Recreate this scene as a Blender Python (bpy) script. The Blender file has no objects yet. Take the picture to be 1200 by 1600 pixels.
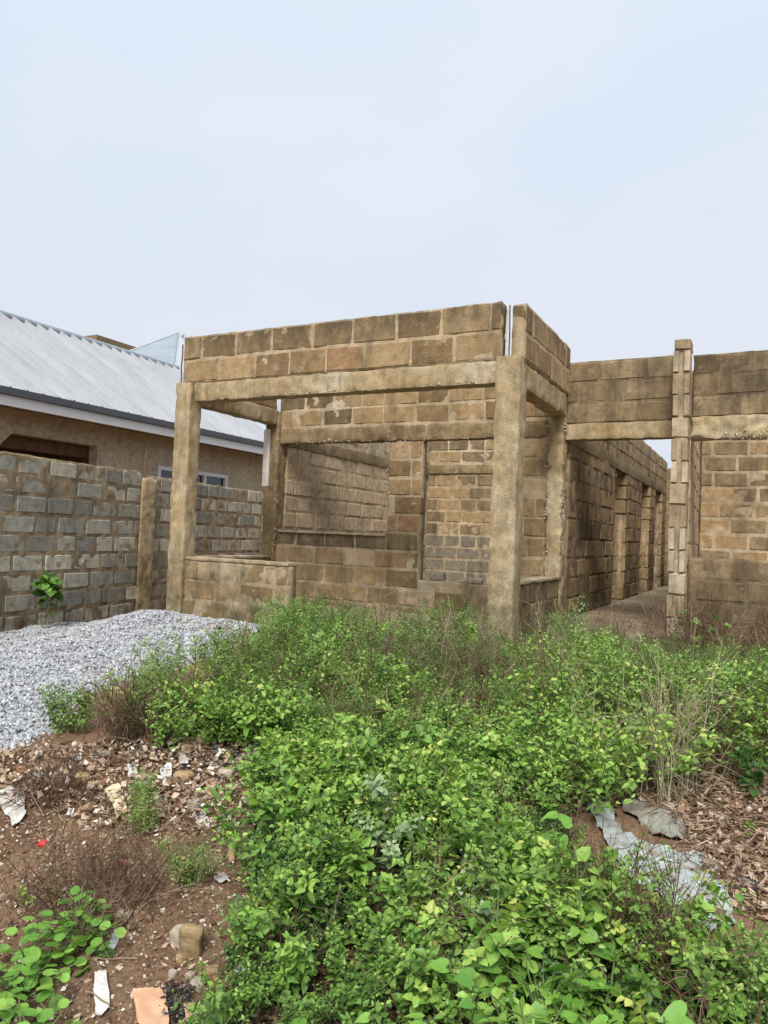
import bpy, math, random
import numpy as np
from mathutils import Vector, Matrix

random.seed(7)
rng = np.random.default_rng(7)
scene = bpy.context.scene
COL = scene.collection

# ------------------------------------------------------------------ camera
CAM = np.array([0.0, 0.0, 0.95])
YAW, PITCH, ROLL, FPX = math.radians(27.4), math.radians(1.78), math.radians(2.3), 1155.6
Fh = np.array([-math.sin(YAW), math.cos(YAW), 0.0])
Rh = np.array([math.cos(YAW), math.sin(YAW), 0.0])
Uh = np.array([0.0, 0.0, 1.0])
Fc = Fh * math.cos(PITCH) + Uh * math.sin(PITCH)
Uc0 = Uh * math.cos(PITCH) - Fh * math.sin(PITCH)
Rc = Rh * math.cos(ROLL) + Uc0 * math.sin(ROLL)
Uc = -Rh * math.sin(ROLL) + Uc0 * math.cos(ROLL)
cam_data = bpy.data.cameras.new("camera")
cam = bpy.data.objects.new("camera", cam_data)
COL.objects.link(cam)
cam_data.sensor_fit = 'VERTICAL'
cam_data.sensor_height = 36.0
cam_data.sensor_width = 27.0
cam_data.lens = 26.0
cam_data.clip_start = 0.05
cam_data.clip_end = 3000
m = Matrix(((Rc[0], Uc[0], -Fc[0], CAM[0]), (Rc[1], Uc[1], -Fc[1], CAM[1]), (Rc[2], Uc[2], -Fc[2], CAM[2]), (0, 0, 0, 1)))
cam.matrix_world = m
scene.camera = cam

# ------------------------------------------------------------------ sky and sun
SUN_ELEV, SUN_AZ = math.radians(48), math.radians(163)      # azimuth measured clockwise from +Y
world = bpy.data.worlds.new("World")
scene.world = world
world.use_nodes = True
wn, wl = world.node_tree.nodes, world.node_tree.links
wn.clear()
w_out = wn.new('ShaderNodeOutputWorld')
w_bg = wn.new('ShaderNodeBackground'); w_bg.inputs['Strength'].default_value = 0.1
w_sky = wn.new('ShaderNodeTexSky'); w_sky.sky_type = 'NISHITA'; w_sky.sun_disc = False
w_sky.sun_elevation = SUN_ELEV; w_sky.sun_rotation = SUN_AZ; w_sky.dust_density = 3.0
w_tc = wn.new('ShaderNodeTexCoord')
w_sep = wn.new('ShaderNodeSeparateXYZ')
w_map = wn.new('ShaderNodeMapping'); w_map.inputs['Scale'].default_value = (1.0, 1.0, 2.6)
w_n = wn.new('ShaderNodeTexNoise'); w_n.inputs['Scale'].default_value = 1.7; w_n.inputs['Detail'].default_value = 5
w_n.inputs['Roughness'].default_value = 0.45; w_n.inputs['Distortion'].default_value = 0.3
w_r = wn.new('ShaderNodeValToRGB')
w_r.color_ramp.elements[0].position = 0.30; w_r.color_ramp.elements[0].color = (3.35, 3.9, 4.6, 1)
w_r.color_ramp.elements[1].position = 0.62; w_r.color_ramp.elements[1].color = (4.0, 4.2, 4.6, 1)
w_mix = wn.new('ShaderNodeMix'); w_mix.data_type = 'RGBA'; w_mix.inputs[0].default_value = 0.93
w_ele = wn.new('ShaderNodeMapRange'); w_ele.inputs[1].default_value = 0.0; w_ele.inputs[2].default_value = 1.0
w_ele.inputs[3].default_value = 0.96; w_ele.inputs[4].default_value = 1.22
w_mul = wn.new('ShaderNodeVectorMath'); w_mul.operation = 'SCALE'
wl.new(w_tc.outputs['Generated'], w_map.inputs[0]); wl.new(w_map.outputs[0], w_n.inputs['Vector'])
wl.new(w_n.outputs['Fac'], w_r.inputs[0])
wl.new(w_tc.outputs['Generated'], w_sep.inputs[0]); wl.new(w_sep.outputs['Z'], w_ele.inputs[0])
wl.new(w_sky.outputs[0], w_mix.inputs[6]); wl.new(w_r.outputs[0], w_mix.inputs[7])
wl.new(w_mix.outputs[2], w_mul.inputs[0]); wl.new(w_ele.outputs[0], w_mul.inputs['Scale'])
wl.new(w_mul.outputs[0], w_bg.inputs['Color']); wl.new(w_bg.outputs[0], w_out.inputs['Surface'])

sun_d = bpy.data.lights.new("sun", 'SUN'); sun_d.energy = 2.3; sun_d.angle = math.radians(22); sun_d.color = (1.0, 0.965, 0.90)
sun = bpy.data.objects.new("sun", sun_d); COL.objects.link(sun)
sd = Vector((math.sin(SUN_AZ) * math.cos(SUN_ELEV), math.cos(SUN_AZ) * math.cos(SUN_ELEV), math.sin(SUN_ELEV)))
sun.rotation_euler = sd.to_track_quat('Z', 'Y').to_euler()
sun.location = (0, -5, 12)

vs = scene.view_settings
vs.view_transform = 'Standard'; vs.look = 'None'; vs.exposure = 0.95; vs.gamma = 1.0; vs.use_curve_mapping = False

# ------------------------------------------------------------------ numpy noise
def _hash(ix, iy, iz, s):
    h = (ix.astype(np.int64) * 374761393 + iy.astype(np.int64) * 668265263 + iz.astype(np.int64) * 2147483647 + s * 974634777) & 0xffffffff
    h = ((h ^ (h >> 13)) * 1274126177) & 0xffffffff
    h = (h ^ (h >> 16)) & 0xffffffff
    return h.astype(np.float64) / 4294967295.0 * 2 - 1

def vnoise(P, scale, seed=0):
    Q = np.asarray(P, float) * scale
    I = np.floor(Q); f = Q - I; I = I.astype(np.int64); f = f * f * (3 - 2 * f)
    r = 0
    for dx in (0, 1):
        for dy in (0, 1):
            for dz in (0, 1):
                w = (f[:, 0] if dx else 1 - f[:, 0]) * (f[:, 1] if dy else 1 - f[:, 1]) * (f[:, 2] if dz else 1 - f[:, 2])
                r = r + w * _hash(I[:, 0] + dx, I[:, 1] + dy, I[:, 2] + dz, seed)
    return r

def fbm(P, scale, octv=3, seed=0):
    a, r = 1.0, 0
    for k in range(octv):
        r = r + a * vnoise(P, scale * 2 ** k, seed + k * 17); a *= 0.5
    return r

def sstep(x, a, b):
    t = np.clip((np.asarray(x, float) - a) / (b - a), 0, 1)
    return t * t * (3 - 2 * t)

# ------------------------------------------------------------------ mesh helpers
def mesh_np(name, V, faces, mat, smooth=False, tint=None):
    """faces: list of (n,k) int arrays; tint: per-vertex float."""
    me = bpy.data.meshes.new(name)
    V = np.ascontiguousarray(V, dtype=np.float32)
    fs = [np.asarray(f, dtype=np.int32) for f in faces if len(f)]
    loops = np.concatenate([f.ravel() for f in fs])
    tot = np.concatenate([np.full(len(f), f.shape[1], np.int32) for f in fs])
    start = np.concatenate([[0], np.cumsum(tot)[:-1]]).astype(np.int32)
    me.vertices.add(len(V)); me.vertices.foreach_set('co', V.ravel())
    me.loops.add(len(loops)); me.loops.foreach_set('vertex_index', loops)
    me.polygons.add(len(tot)); me.polygons.foreach_set('loop_start', start); me.polygons.foreach_set('loop_total', tot)
    me.polygons.foreach_set('use_smooth', np.full(len(tot), bool(smooth)))
    if tint is not None:
        at = me.attributes.new('tint', 'FLOAT', 'POINT')
        at.data.foreach_set('value', np.ascontiguousarray(tint, dtype=np.float32))
    me.update(calc_edges=True)
    if mat is not None:
        me.materials.append(mat)
    return me

def link(name, me, parent=None, loc=None, label=None, cat=None, group=None, kind=None, rotz=0.0):
    o = bpy.data.objects.new(name, me)
    COL.objects.link(o)
    if loc is not None: o.location = loc
    if rotz: o.rotation_euler = (0, 0, rotz)
    if parent is not None: o.parent = parent
    if label: o['label'] = label
    if cat: o['category'] = cat
    if group: o['group'] = group
    if kind: o['kind'] = kind
    return o

def box_arrays(x0, x1, y0, y1, z0, z1):
    V = np.array([[x, y, z] for x in (x0, x1) for y in (y0, y1) for z in (z0, z1)], float)
    F = np.array([[0, 1, 3, 2], [4, 6, 7, 5], [0, 4, 5, 1], [2, 3, 7, 6], [0, 2, 6, 4], [1, 5, 7, 3]])
    return V, F

class Acc:
    def __init__(s): s.V = []; s.F = {}; s.n = 0; s.T = []
    def add(s, V, F, t=0.5):
        V = np.asarray(V, float)
        for f in (F if isinstance(F, list) else [F]):
            f = np.asarray(f, int)
            if len(f): s.F.setdefault(f.shape[1], []).append(f + s.n)
        s.V.append(V); s.n += len(V)
        s.T.append(np.full(len(V), t) if np.isscalar(t) else np.asarray(t))
    def box(s, *a, t=0.5):
        V, F = box_arrays(*a); s.add(V, F, t)
    def arrays(s):
        return np.concatenate(s.V), [np.concatenate(v) for v in s.F.values()], np.concatenate(s.T)
    def mesh(s, name, mat, smooth=False):
        V, F, T = s.arrays()
        return mesh_np(name, V, F, mat, smooth, T)

def rough_box(x0, x1, y0, y1, z0, z1, res=0.04, amp=0.006, r0=0.012, chip=0.02, seed=0, off=(0, 0, 0), freq=13.0):
    """box surface as a grid, rounded edges with a varying radius, noisy faces"""
    lo, hi = np.array([x0, y0, z0], float), np.array([x1, y1, z1], float)
    n = np.maximum(1, np.ceil((hi - lo) / res).astype(int))
    g = [np.linspace(lo[i], hi[i], n[i] + 1) for i in range(3)]
    Vs, Fs, base = [], [], 0
    for ax in range(3):
        a, b = [(1, 2), (2, 0), (0, 1)][ax]
        A, B = np.meshgrid(g[a], g[b], indexing='ij')
        na, nb = A.shape
        idx = np.arange(na * nb).reshape(na, nb)
        q = np.stack([idx[:-1, :-1], idx[1:, :-1], idx[1:, 1:], idx[:-1, 1:]], -1).reshape(-1, 4)
        for side in (0, 1):
            P = np.zeros((na * nb, 3)); P[:, a] = A.ravel(); P[:, b] = B.ravel(); P[:, ax] = (lo, hi)[side][ax]
            Vs.append(P); Fs.append((q if side else q[:, ::-1]) + base); base += na * nb
    V = np.concatenate(Vs)
    W = V + np.array(off)
    r = r0 + chip * np.clip(fbm(W, 11.0, 3, seed) * 1.2, 0, 1)[:, None]
    r = np.minimum(r, (hi - lo).min() * 0.45)
    core = np.clip(V, lo + r, hi - r)
    d = V - core; L = np.linalg.norm(d, axis=1, keepdims=True)
    k = np.where(L > r, r / np.maximum(L, 1e-9), 1.0)
    V = core + d * k
    D = np.stack([fbm(W, freq, 3, seed + 5 + i) for i in range(3)], -1) * amp * .42
    return V + D, np.concatenate(Fs)

def rough_part(name, bounds, mat, parent, **k):
    V, F = rough_box(*bounds, **k)
    return link(name, mesh_np(name, V, [F], mat, smooth=True), parent)

def tube(P, R, sides=5):
    """P (n,3), R scalar/array -> V,F"""
    P = np.asarray(P, float); n = len(P); R = np.broadcast_to(np.asarray(R, float), (n,))
    T = np.gradient(P, axis=0); T /= np.linalg.norm(T, axis=1, keepdims=True) + 1e-9
    ref = np.where(np.abs(T[:, 2:3]) > 0.9, np.array([[1., 0, 0]]), np.array([[0, 0, 1.]]))
    A = np.cross(T, ref); A /= np.linalg.norm(A, axis=1, keepdims=True) + 1e-9
    B = np.cross(T, A)
    ang = np.arange(sides) / sides * 2 * math.pi
    V = P[:, None] + R[:, None, None] * (np.cos(ang)[None, :, None] * A[:, None] + np.sin(ang)[None, :, None] * B[:, None])
    V = V.reshape(-1, 3)
    F = []
    i = np.arange(n - 1)[:, None] * sides; j = np.arange(sides)[None, :]; j2 = (j + 1) % sides
    F = np.stack([i + j, i + j2, i + sides + j2, i + sides + j], -1).reshape(-1, 4)
    return V, F

# ------------------------------------------------------------------ materials
def new_mat(name):
    mt = bpy.data.materials.new(name); mt.use_nodes = True
    nt = mt.node_tree; b = nt.nodes['Principled BSDF']
    return mt, nt, b

def N(nt, t, **k):
    n = nt.nodes.new(t)
    for a, v in k.items():
        if a.startswith('i_'): n.inputs[a[2:].replace('_', ' ')].default_value = v
        else: setattr(n, a, v)
    return n

def noise_n(nt, vec, scale, detail=4, rough=0.55, mapscale=None, dist=0.0):
    if mapscale is not None:
        mp = N(nt, 'ShaderNodeMapping'); mp.inputs['Scale'].default_value = mapscale
        nt.links.new(vec, mp.inputs[0]); vec = mp.outputs[0]
    n = N(nt, 'ShaderNodeTexNoise'); n.inputs['Scale'].default_value = scale; n.inputs['Detail'].default_value = detail
    n.inputs['Roughness'].default_value = rough; n.inputs['Distortion'].default_value = dist
    nt.links.new(vec, n.inputs['Vector'])
    return n.outputs['Fac']

def ramp(nt, fac, stops):
    r = N(nt, 'ShaderNodeValToRGB'); e = r.color_ramp.elements
    while len(e) < len(stops): e.new(0.5)
    for el, (p, c) in zip(e, stops):
        el.position = p; el.color = (c[0], c[1], c[2], 1) if not np.isscalar(c) else (c, c, c, 1)
    nt.links.new(fac, r.inputs[0])
    return r.outputs[0]

def mixc(nt, fac, a, b, blend='MIX'):
    m_ = N(nt, 'ShaderNodeMix', data_type='RGBA', blend_type=blend)
    for s, v in ((0, fac), (6, a), (7, b)):
        if isinstance(v, (int, float)): m_.inputs[s].default_value = v
        elif isinstance(v, tuple): m_.inputs[s].default_value = (*v, 1)
        else: nt.links.new(v, m_.inputs[s])
    return m_.outputs[2]

def bump(nt, b, h, strength=0.5, dist=0.01):
    bp = N(nt, 'ShaderNodeBump'); bp.inputs['Strength'].default_value = strength; bp.inputs['Distance'].default_value = dist
    nt.links.new(h, bp.inputs['Height']); nt.links.new(bp.outputs[0], b.inputs['Normal'])

def masonry(name, stops, stain=(0.05, 0.04, 0.03), stain_amt=0.75, smear=(0.42, 0.34, 0.22), smear_amt=0.6, rough=0.95, moss=None, per_object=True, streak_scale=1.0, stain_at=0.5, top=None, streaks=0.0):
    mt, nt, b = new_mat(name)
    pos = N(nt, 'ShaderNodeNewGeometry').outputs['Position']
    if per_object:
        base = ramp(nt, N(nt, 'ShaderNodeObjectInfo').outputs['Random'], stops)
    else:
        base = ramp(nt, noise_n(nt, pos, 1.8, 5, 0.6), [(0.25 + 0.5 * p, c) for p, c in stops])
    grain = ramp(nt, noise_n(nt, pos, 130, 3, 0.7), [(0.3, 0.66), (0.7, 1.25)])
    blot = ramp(nt, noise_n(nt, pos, 11, 5, 0.65), [(0.3, 0.68), (0.5, 1.0), (0.72, 1.28)])
    c = mixc(nt, 1.0, base, grain, 'MULTIPLY'); c = mixc(nt, 1.0, c, blot, 'MULTIPLY')
    sm = ramp(nt, noise_n(nt, pos, 7.5, 6, 0.7, dist=0.4), [(0.56, 0.0), (0.68, smear_amt)])
    c = mixc(nt, sm, c, smear)
    st = ramp(nt, noise_n(nt, pos, 3.2 * streak_scale, 6, 0.68, mapscale=(1.6, 1.6, 0.42)), [(stain_at - 0.04, 0.0), (stain_at + 0.2, stain_amt)])
    c = mixc(nt, st, c, stain)
    if streaks:
        c = mixc(nt, streaks, c, mixc(nt, 1.0, c, ramp(nt, noise_n(nt, pos, 5, 6, 0.7, mapscale=(2.0, 2.0, 0.35), dist=0.5), [(0.32, (0.70, 0.66, 0.6)), (0.5, (1, 1, 1)), (0.7, (1.25, 1.27, 1.3))]), 'MULTIPLY'))
    if top is not None:
        sep = N(nt, 'ShaderNodeSeparateXYZ'); nt.links.new(pos, sep.inputs[0])
        mr = N(nt, 'ShaderNodeMapRange'); mr.inputs[1].default_value = top[0]; mr.inputs[2].default_value = top[1]
        nt.links.new(sep.outputs['Z'], mr.inputs[0])
        mm = N(nt, 'ShaderNodeMath', operation='MULTIPLY'); nt.links.new(mr.outputs[0], mm.inputs[0])
        nt.links.new(ramp(nt, noise_n(nt, pos, 5, 6, 0.7, mapscale=(1, 1, .6)), [(0.36, 0.0), (0.56, 0.85)]), mm.inputs[1])
        c = mixc(nt, mm.outputs[0], c, (0.075, 0.062, 0.042))
    if moss is not None:
        sep = N(nt, 'ShaderNodeSeparateXYZ'); nt.links.new(pos, sep.inputs[0])
        z0, z1, col, amt = moss
        mr = N(nt, 'ShaderNodeMapRange'); mr.inputs[1].default_value = z1; mr.inputs[2].default_value = z0
        nt.links.new(sep.outputs['Z'], mr.inputs[0])
        mm = N(nt, 'ShaderNodeMath', operation='MULTIPLY'); nt.links.new(mr.outputs[0], mm.inputs[0])
        nt.links.new(ramp(nt, noise_n(nt, pos, 4.5, 5, 0.7), [(0.35, 0.0), (0.6, amt)]), mm.inputs[1])
        c = mixc(nt, mm.outputs[0], c, col)
    nt.links.new(c, b.inputs['Base Color'])
    b.inputs['Roughness'].default_value = rough
    b.inputs['Specular IOR Level'].default_value = 0.15
    h1 = noise_n(nt, pos, 60, 6, 0.75)
    bump(nt, b, h1, 0.9, 0.012)
    return mt

def simple(name, col, rough=0.8, var=0.25, scale=20, spec=0.3, metal=0.0, bumpd=0.0, bscale=60, rnd=False):
    mt, nt, b = new_mat(name)
    pos = N(nt, 'ShaderNodeNewGeometry').outputs['Position']
    v = ramp(nt, noise_n(nt, pos, scale, 5, 0.6), [(0.3, 1 - var), (0.7, 1 + var)])
    c = mixc(nt, 1.0, tuple(col), v, 'MULTIPLY')
    if rnd:
        rr = ramp(nt, N(nt, 'ShaderNodeObjectInfo').outputs['Random'], [(0, 0.7), (1, 1.3)])
        c = mixc(nt, 1.0, c, rr, 'MULTIPLY')
    nt.links.new(c, b.inputs['Base Color'])
    b.inputs['Roughness'].default_value = rough; b.inputs['Specular IOR Level'].default_value = spec; b.inputs['Metallic'].default_value = metal
    if bumpd: bump(nt, b, noise_n(nt, pos, bscale, 5, 0.7), 0.8, bumpd)
    return mt

def tinted(name, stops, rough=0.8, spec=0.3, transl=0.0, use_obj=False, var=0.15, scale=40, bumpd=0.0):
    """colour from the 'tint' attribute (or object random) through a ramp"""
    mt, nt, b = new_mat(name)
    if use_obj: src = N(nt, 'ShaderNodeObjectInfo').outputs['Random']
    else: src = N(nt, 'ShaderNodeAttribute', attribute_name='tint').outputs['Fac']
    c = ramp(nt, src, stops)
    pos = N(nt, 'ShaderNodeNewGeometry').outputs['Position']
    v = ramp(nt, noise_n(nt, pos, scale, 3, 0.6), [(0.3, 1 - var), (0.7, 1 + var)])
    c = mixc(nt, 1.0, c, v, 'MULTIPLY')
    nt.links.new(c, b.inputs['Base Color'])
    b.inputs['Roughness'].default_value = rough; b.inputs['Specular IOR Level'].default_value = spec
    if bumpd: bump(nt, b, noise_n(nt, pos, 90, 4, 0.7), 0.8, bumpd)
    if transl:
        t = N(nt, 'ShaderNodeBsdfTranslucent'); nt.links.new(mixc(nt, 1.0, c, (1.25, 1.35, 0.6), 'MULTIPLY'), t.inputs['Color'])
        ms = N(nt, 'ShaderNodeMixShader'); ms.inputs[0].default_value = transl
        nt.links.new(b.outputs[0], ms.inputs[1]); nt.links.new(t.outputs[0], ms.inputs[2])
        nt.links.new(ms.outputs[0], nt.nodes['Material Output'].inputs['Surface'])
    return mt

TAN = [(0.0, (0.215, 0.142, 0.072)), (0.3, (0.285, 0.193, 0.100)), (0.55, (0.34, 0.238, 0.128)), (0.85, (0.39, 0.272, 0.146)), (1.0, (0.31, 0.188, 0.100))]
PINK = [(0.0, (0.40, 0.265, 0.155)), (0.4, (0.47, 0.335, 0.21)), (0.7, (0.52, 0.395, 0.265)), (1.0, (0.48, 0.365, 0.20))]
MOSS = (0.0, 0.85, (0.055, 0.055, 0.025), 0.8)
M = {}
M['block'] = masonry('sandcrete_block', TAN, stain_amt=0.55, moss=MOSS, stain_at=0.51, top=(2.72, 3.06))
M['block_pink'] = masonry('sandcrete_block_pink', PINK, stain_amt=0.3, stain_at=0.56, moss=MOSS)
M['block_post'] = masonry('weathered_post_block', [(0, (0.36, 0.265, 0.165)), (0.5, (0.47, 0.375, 0.255)), (1, (0.56, 0.48, 0.36))], stain_amt=0.55, stain_at=0.5)
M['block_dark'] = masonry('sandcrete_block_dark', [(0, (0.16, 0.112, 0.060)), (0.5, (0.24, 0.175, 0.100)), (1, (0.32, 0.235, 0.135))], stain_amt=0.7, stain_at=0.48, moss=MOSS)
M['block_grey'] = masonry('cement_block_grey', [(0, (0.16, 0.135, 0.095)), (0.5, (0.23, 0.205, 0.155)), (1, (0.31, 0.285, 0.225))], stain_amt=0.5, smear=(0.30, 0.22, 0.13), smear_amt=0.5)
M['block_fence'] = masonry('fence_block_grey', [(0, (0.24, 0.235, 0.20)), (0.35, (0.33, 0.318, 0.265)), (0.7, (0.43, 0.405, 0.33)), (1, (0.55, 0.51, 0.40))], stain_amt=0.5, stain=(0.06, 0.05, 0.035), smear=(0.25, 0.175, 0.10), smear_amt=0.5, moss=(-0.3, 0.5, (0.09, 0.06, 0.03), 0.8), stain_at=0.54)
M['mortar'] = masonry('mortar_pale', [(0, (0.28, 0.20, 0.12)), (0.5, (0.43, 0.335, 0.215)), (1, (0.56, 0.47, 0.34))], top=(2.9, 3.1), per_object=False, smear=(0.52, 0.43, 0.30), smear_amt=0.7, stain_amt=0.55, moss=MOSS, stain_at=0.53)
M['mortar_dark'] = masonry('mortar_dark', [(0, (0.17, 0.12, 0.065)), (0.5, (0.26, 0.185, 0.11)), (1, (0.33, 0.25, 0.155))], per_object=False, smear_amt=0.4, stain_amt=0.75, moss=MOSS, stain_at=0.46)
M['mortar_brown'] = masonry('mortar_brown', [(0, (0.22, 0.165, 0.10)), (0.5, (0.32, 0.245, 0.155)), (1, (0.40, 0.315, 0.21))], per_object=False, smear=(0.27, 0.20, 0.12), smear_amt=0.5, stain_amt=0.6, moss=(-0.3, 0.3, (0.07, 0.045, 0.02), 0.8))
M['concrete'] = masonry('cast_concrete_tan', [(0, (0.27, 0.19, 0.105)), (0.42, (0.37, 0.275, 0.155)), (0.62, (0.41, 0.325, 0.20)), (1, (0.46, 0.40, 0.29))], per_object=False, smear=(0.55, 0.49, 0.37), smear_amt=0.35, stain_amt=0.5, stain=(0.09, 0.065, 0.035), moss=MOSS, streak_scale=1.6, stain_at=0.54, streaks=0.7)
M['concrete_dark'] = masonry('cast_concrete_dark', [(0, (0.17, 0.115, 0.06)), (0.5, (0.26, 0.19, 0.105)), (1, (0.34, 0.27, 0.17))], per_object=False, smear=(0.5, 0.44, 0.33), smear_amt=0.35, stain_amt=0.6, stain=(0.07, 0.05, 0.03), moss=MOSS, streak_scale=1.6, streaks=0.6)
M['aggregate'] = tinted('aggregate_stone', [(0, (0.22, 0.16, 0.10)), (0.6, (0.48, 0.41, 0.30)), (1, (0.66, 0.62, 0.52))], 0.9, 0.2)
M['floor'] = masonry('floor_screed', [(0, (0.20, 0.15, 0.09)), (0.5, (0.27, 0.21, 0.14)), (1, (0.34, 0.27, 0.19))], per_object=False, stain_amt=0.5)
M['rebar'] = simple('rusty_rebar', (0.16, 0.08, 0.045), 0.85, 0.4, 40)
M['rebar_pale'] = simple('cement_coated_rebar', (0.45, 0.41, 0.35), 0.85, 0.3, 40)
M['plaster_white'] = simple('pale_render', (0.62, 0.58, 0.50), 0.9, 0.15, 12, 0.2, bumpd=0.003)
M['house_wall'] = masonry('ochre_render', [(0, (0.50, 0.41, 0.28)), (0.5, (0.56, 0.47, 0.33)), (1, (0.62, 0.53, 0.39))], per_object=False, stain_amt=0.2, smear=(0.38, 0.31, 0.2), smear_amt=0.2)
M['wood'] = simple('brown_timber', (0.115, 0.055, 0.025), 0.7, 0.4, 9, bumpd=0.003)
M['white_paint'] = simple('white_painted_board', (0.74, 0.74, 0.73), 0.55, 0.05, 6)
M['gutter'] = simple('dark_grey_gutter', (0.07, 0.075, 0.085), 0.5, 0.12, 8)
M['glass'] = simple('dark_window_glass', (0.02, 0.025, 0.03), 0.08, 0.1, 3, 0.8)
M['brown_render'] = simple('brown_render', (0.20, 0.145, 0.08), 0.9, 0.2, 3)

def roof_mat(name, col):
    mt, nt, b = new_mat(name)
    pos = N(nt, 'ShaderNodeNewGeometry').outputs['Position']
    v = ramp(nt, noise_n(nt, pos, 1.4, 7, 0.7, mapscale=(.35, 2.2, .35)), [(0.3, 0.78), (0.7, 1.08)])
    nt.links.new(mixc(nt, 1.0, col, v, 'MULTIPLY'), b.inputs['Base Color'])
    b.inputs['Metallic'].default_value = 0.25; b.inputs['Roughness'].default_value = 0.5
    return mt
M['roof'] = roof_mat('aluminium_roofing', (0.43, 0.44, 0.465))
M['roof_blue'] = roof_mat('aluminium_roofing_blue', (0.30, 0.345, 0.38))

# soil
def soil_mat():
    mt, nt, b = new_mat('red_brown_soil')
    pos = N(nt, 'ShaderNodeNewGeometry').outputs['Position']
    base = ramp(nt, noise_n(nt, pos, 1.3, 6, 0.65), [(0.3, (0.20, 0.118, 0.072)), (0.5, (0.32, 0.20, 0.125)), (0.7, (0.42, 0.285, 0.185))])
    fine = ramp(nt, noise_n(nt, pos, 45, 5, 0.75), [(0.3, 0.5), (0.5, 1.0), (0.72, 1.45)])
    c = mixc(nt, 1.0, base, fine, 'MULTIPLY')
    vor = N(nt, 'ShaderNodeTexVoronoi'); vor.inputs['Scale'].default_value = 75; nt.links.new(pos, vor.inputs['Vector'])
    spk = ramp(nt, vor.outputs['Distance'], [(0.08, 1.0), (0.2, 0.0)])
    sel = ramp(nt, noise_n(nt, pos, 6, 4, 0.6), [(0.48, 0.0), (0.6, 0.7)])
    mm = mixc(nt, 1.0, spk, sel, 'MULTIPLY')
    c = mixc(nt, mm, c, (0.42, 0.33, 0.23))
    dk = ramp(nt, noise_n(nt, pos, 5, 6, 0.7), [(0.6, 0.0), (0.72, 0.8)])
    c = mixc(nt, dk, c, (0.05, 0.035, 0.025))
    nt.links.new(c, b.inputs['Base Color']); b.inputs['Roughness'].default_value = 1.0; b.inputs['Specular IOR Level'].default_value = 0.1
    bump(nt, b, noise_n(nt, pos, 38, 8, 0.8), 1.0, 0.03)
    return mt
M['soil'] = soil_mat()
M['gravel'] = tinted('crushed_granite', [(0, (0.24, 0.245, 0.255)), (0.35, (0.35, 0.36, 0.375)), (0.75, (0.42, 0.43, 0.445)), (1, (0.56, 0.565, 0.575))], 0.85, 0.25, var=0.2, scale=200)
M['gravel_bed'] = simple('gravel_bed', (0.26, 0.27, 0.29), 0.95, 0.6, 70, 0.2, bumpd=0.02, bscale=80)

# ------------------------------------------------------------------ projection helpers and terrain
def ground_z(X, Y, fine=True):
    X = np.asarray(X, float); Y = np.asarray(Y, float)
    z = -0.66 + 0.66 * np.clip((Y - 0.4) / 5.4, 0, 1) ** 1.05
    left = sstep(-X, 5.75, 6.9) * sstep(Y, 3.0, 6.0)
    z = z - 0.30 * left
    P = np.stack([X, Y, np.zeros_like(X)], -1).reshape(-1, 3)
    # ridge of dumped rubbish in front of the gravel
    u = X * Rh[0] + Y * Rh[1]; t = X * Fh[0] + Y * Fh[1]
    z = z + 0.10 * np.exp(-((t - 3.95) / 0.45) ** 2) * sstep(-u, 0.35, 0.9)
    z = z + 0.07 * np.exp(-((t - 2.9) / 0.5) ** 2 - ((u - 0.4) / 0.8) ** 2)
    n = fbm(P, 0.9, 3, 3).reshape(X.shape) * 0.03
    if fine: n = n + fbm(P, 7, 3, 9).reshape(X.shape) * 0.014
    near = np.exp(-np.clip(np.hypot(X, Y) - 9, 0, 1e9) / 20)
    return z + n * near

def G(px, py, zoff=0.0):
    """point of the ground seen at a measured spot of the photograph"""
    d = Fc * FPX + Rc * (px - 600) - Uc * (py - 800)
    d = d / np.linalg.norm(d)
    s = np.arange(0.5, 30, 0.01)
    P = CAM + s[:, None] * d
    below = P[:, 2] < ground_z(P[:, 0], P[:, 1]) + zoff
    k = np.argmax(below) if below.any() else len(s) - 1
    return P[k]

def in_poly(X, Y, poly):
    poly = np.asarray(poly)[:, :2]; inside = np.zeros(X.shape, bool); n = len(poly)
    for i in range(n):
        x1, y1 = poly[i]; x2, y2 = poly[(i + 1) % n]
        c = ((y1 > Y) != (y2 > Y)) & (X < (x2 - x1) * (Y - y1) / (y2 - y1 + 1e-12) + x1)
        inside ^= c
    return inside

def axis_coords(lo, hi, step, far):
    a = list(np.arange(lo, hi + 1e-6, step)); s = step; x = hi
    r = []
    while x < far: s *= 1.25; x += s; r.append(x)
    s = step; x = lo; l = []
    while x > -far: s *= 1.25; x -= s; l.append(x)
    return np.array(l[::-1] + a + r)
gx = axis_coords(-8.2, 3.2, 0.04, 900); gy = axis_coords(0.6, 8.0, 0.04, 900)
GX, GY = np.meshgrid(gx, gy, indexing='ij')
GZ = ground_z(GX, GY)
idx = np.arange(GX.size).reshape(GX.shape)
gf = np.stack([idx[:-1, :-1], idx[1:, :-1], idx[1:, 1:], idx[:-1, 1:]], -1).reshape(-1, 4)
link('ground', mesh_np('ground', np.stack([GX, GY, GZ], -1).reshape(-1, 3), [gf], M['soil'], True), kind='structure')

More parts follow.
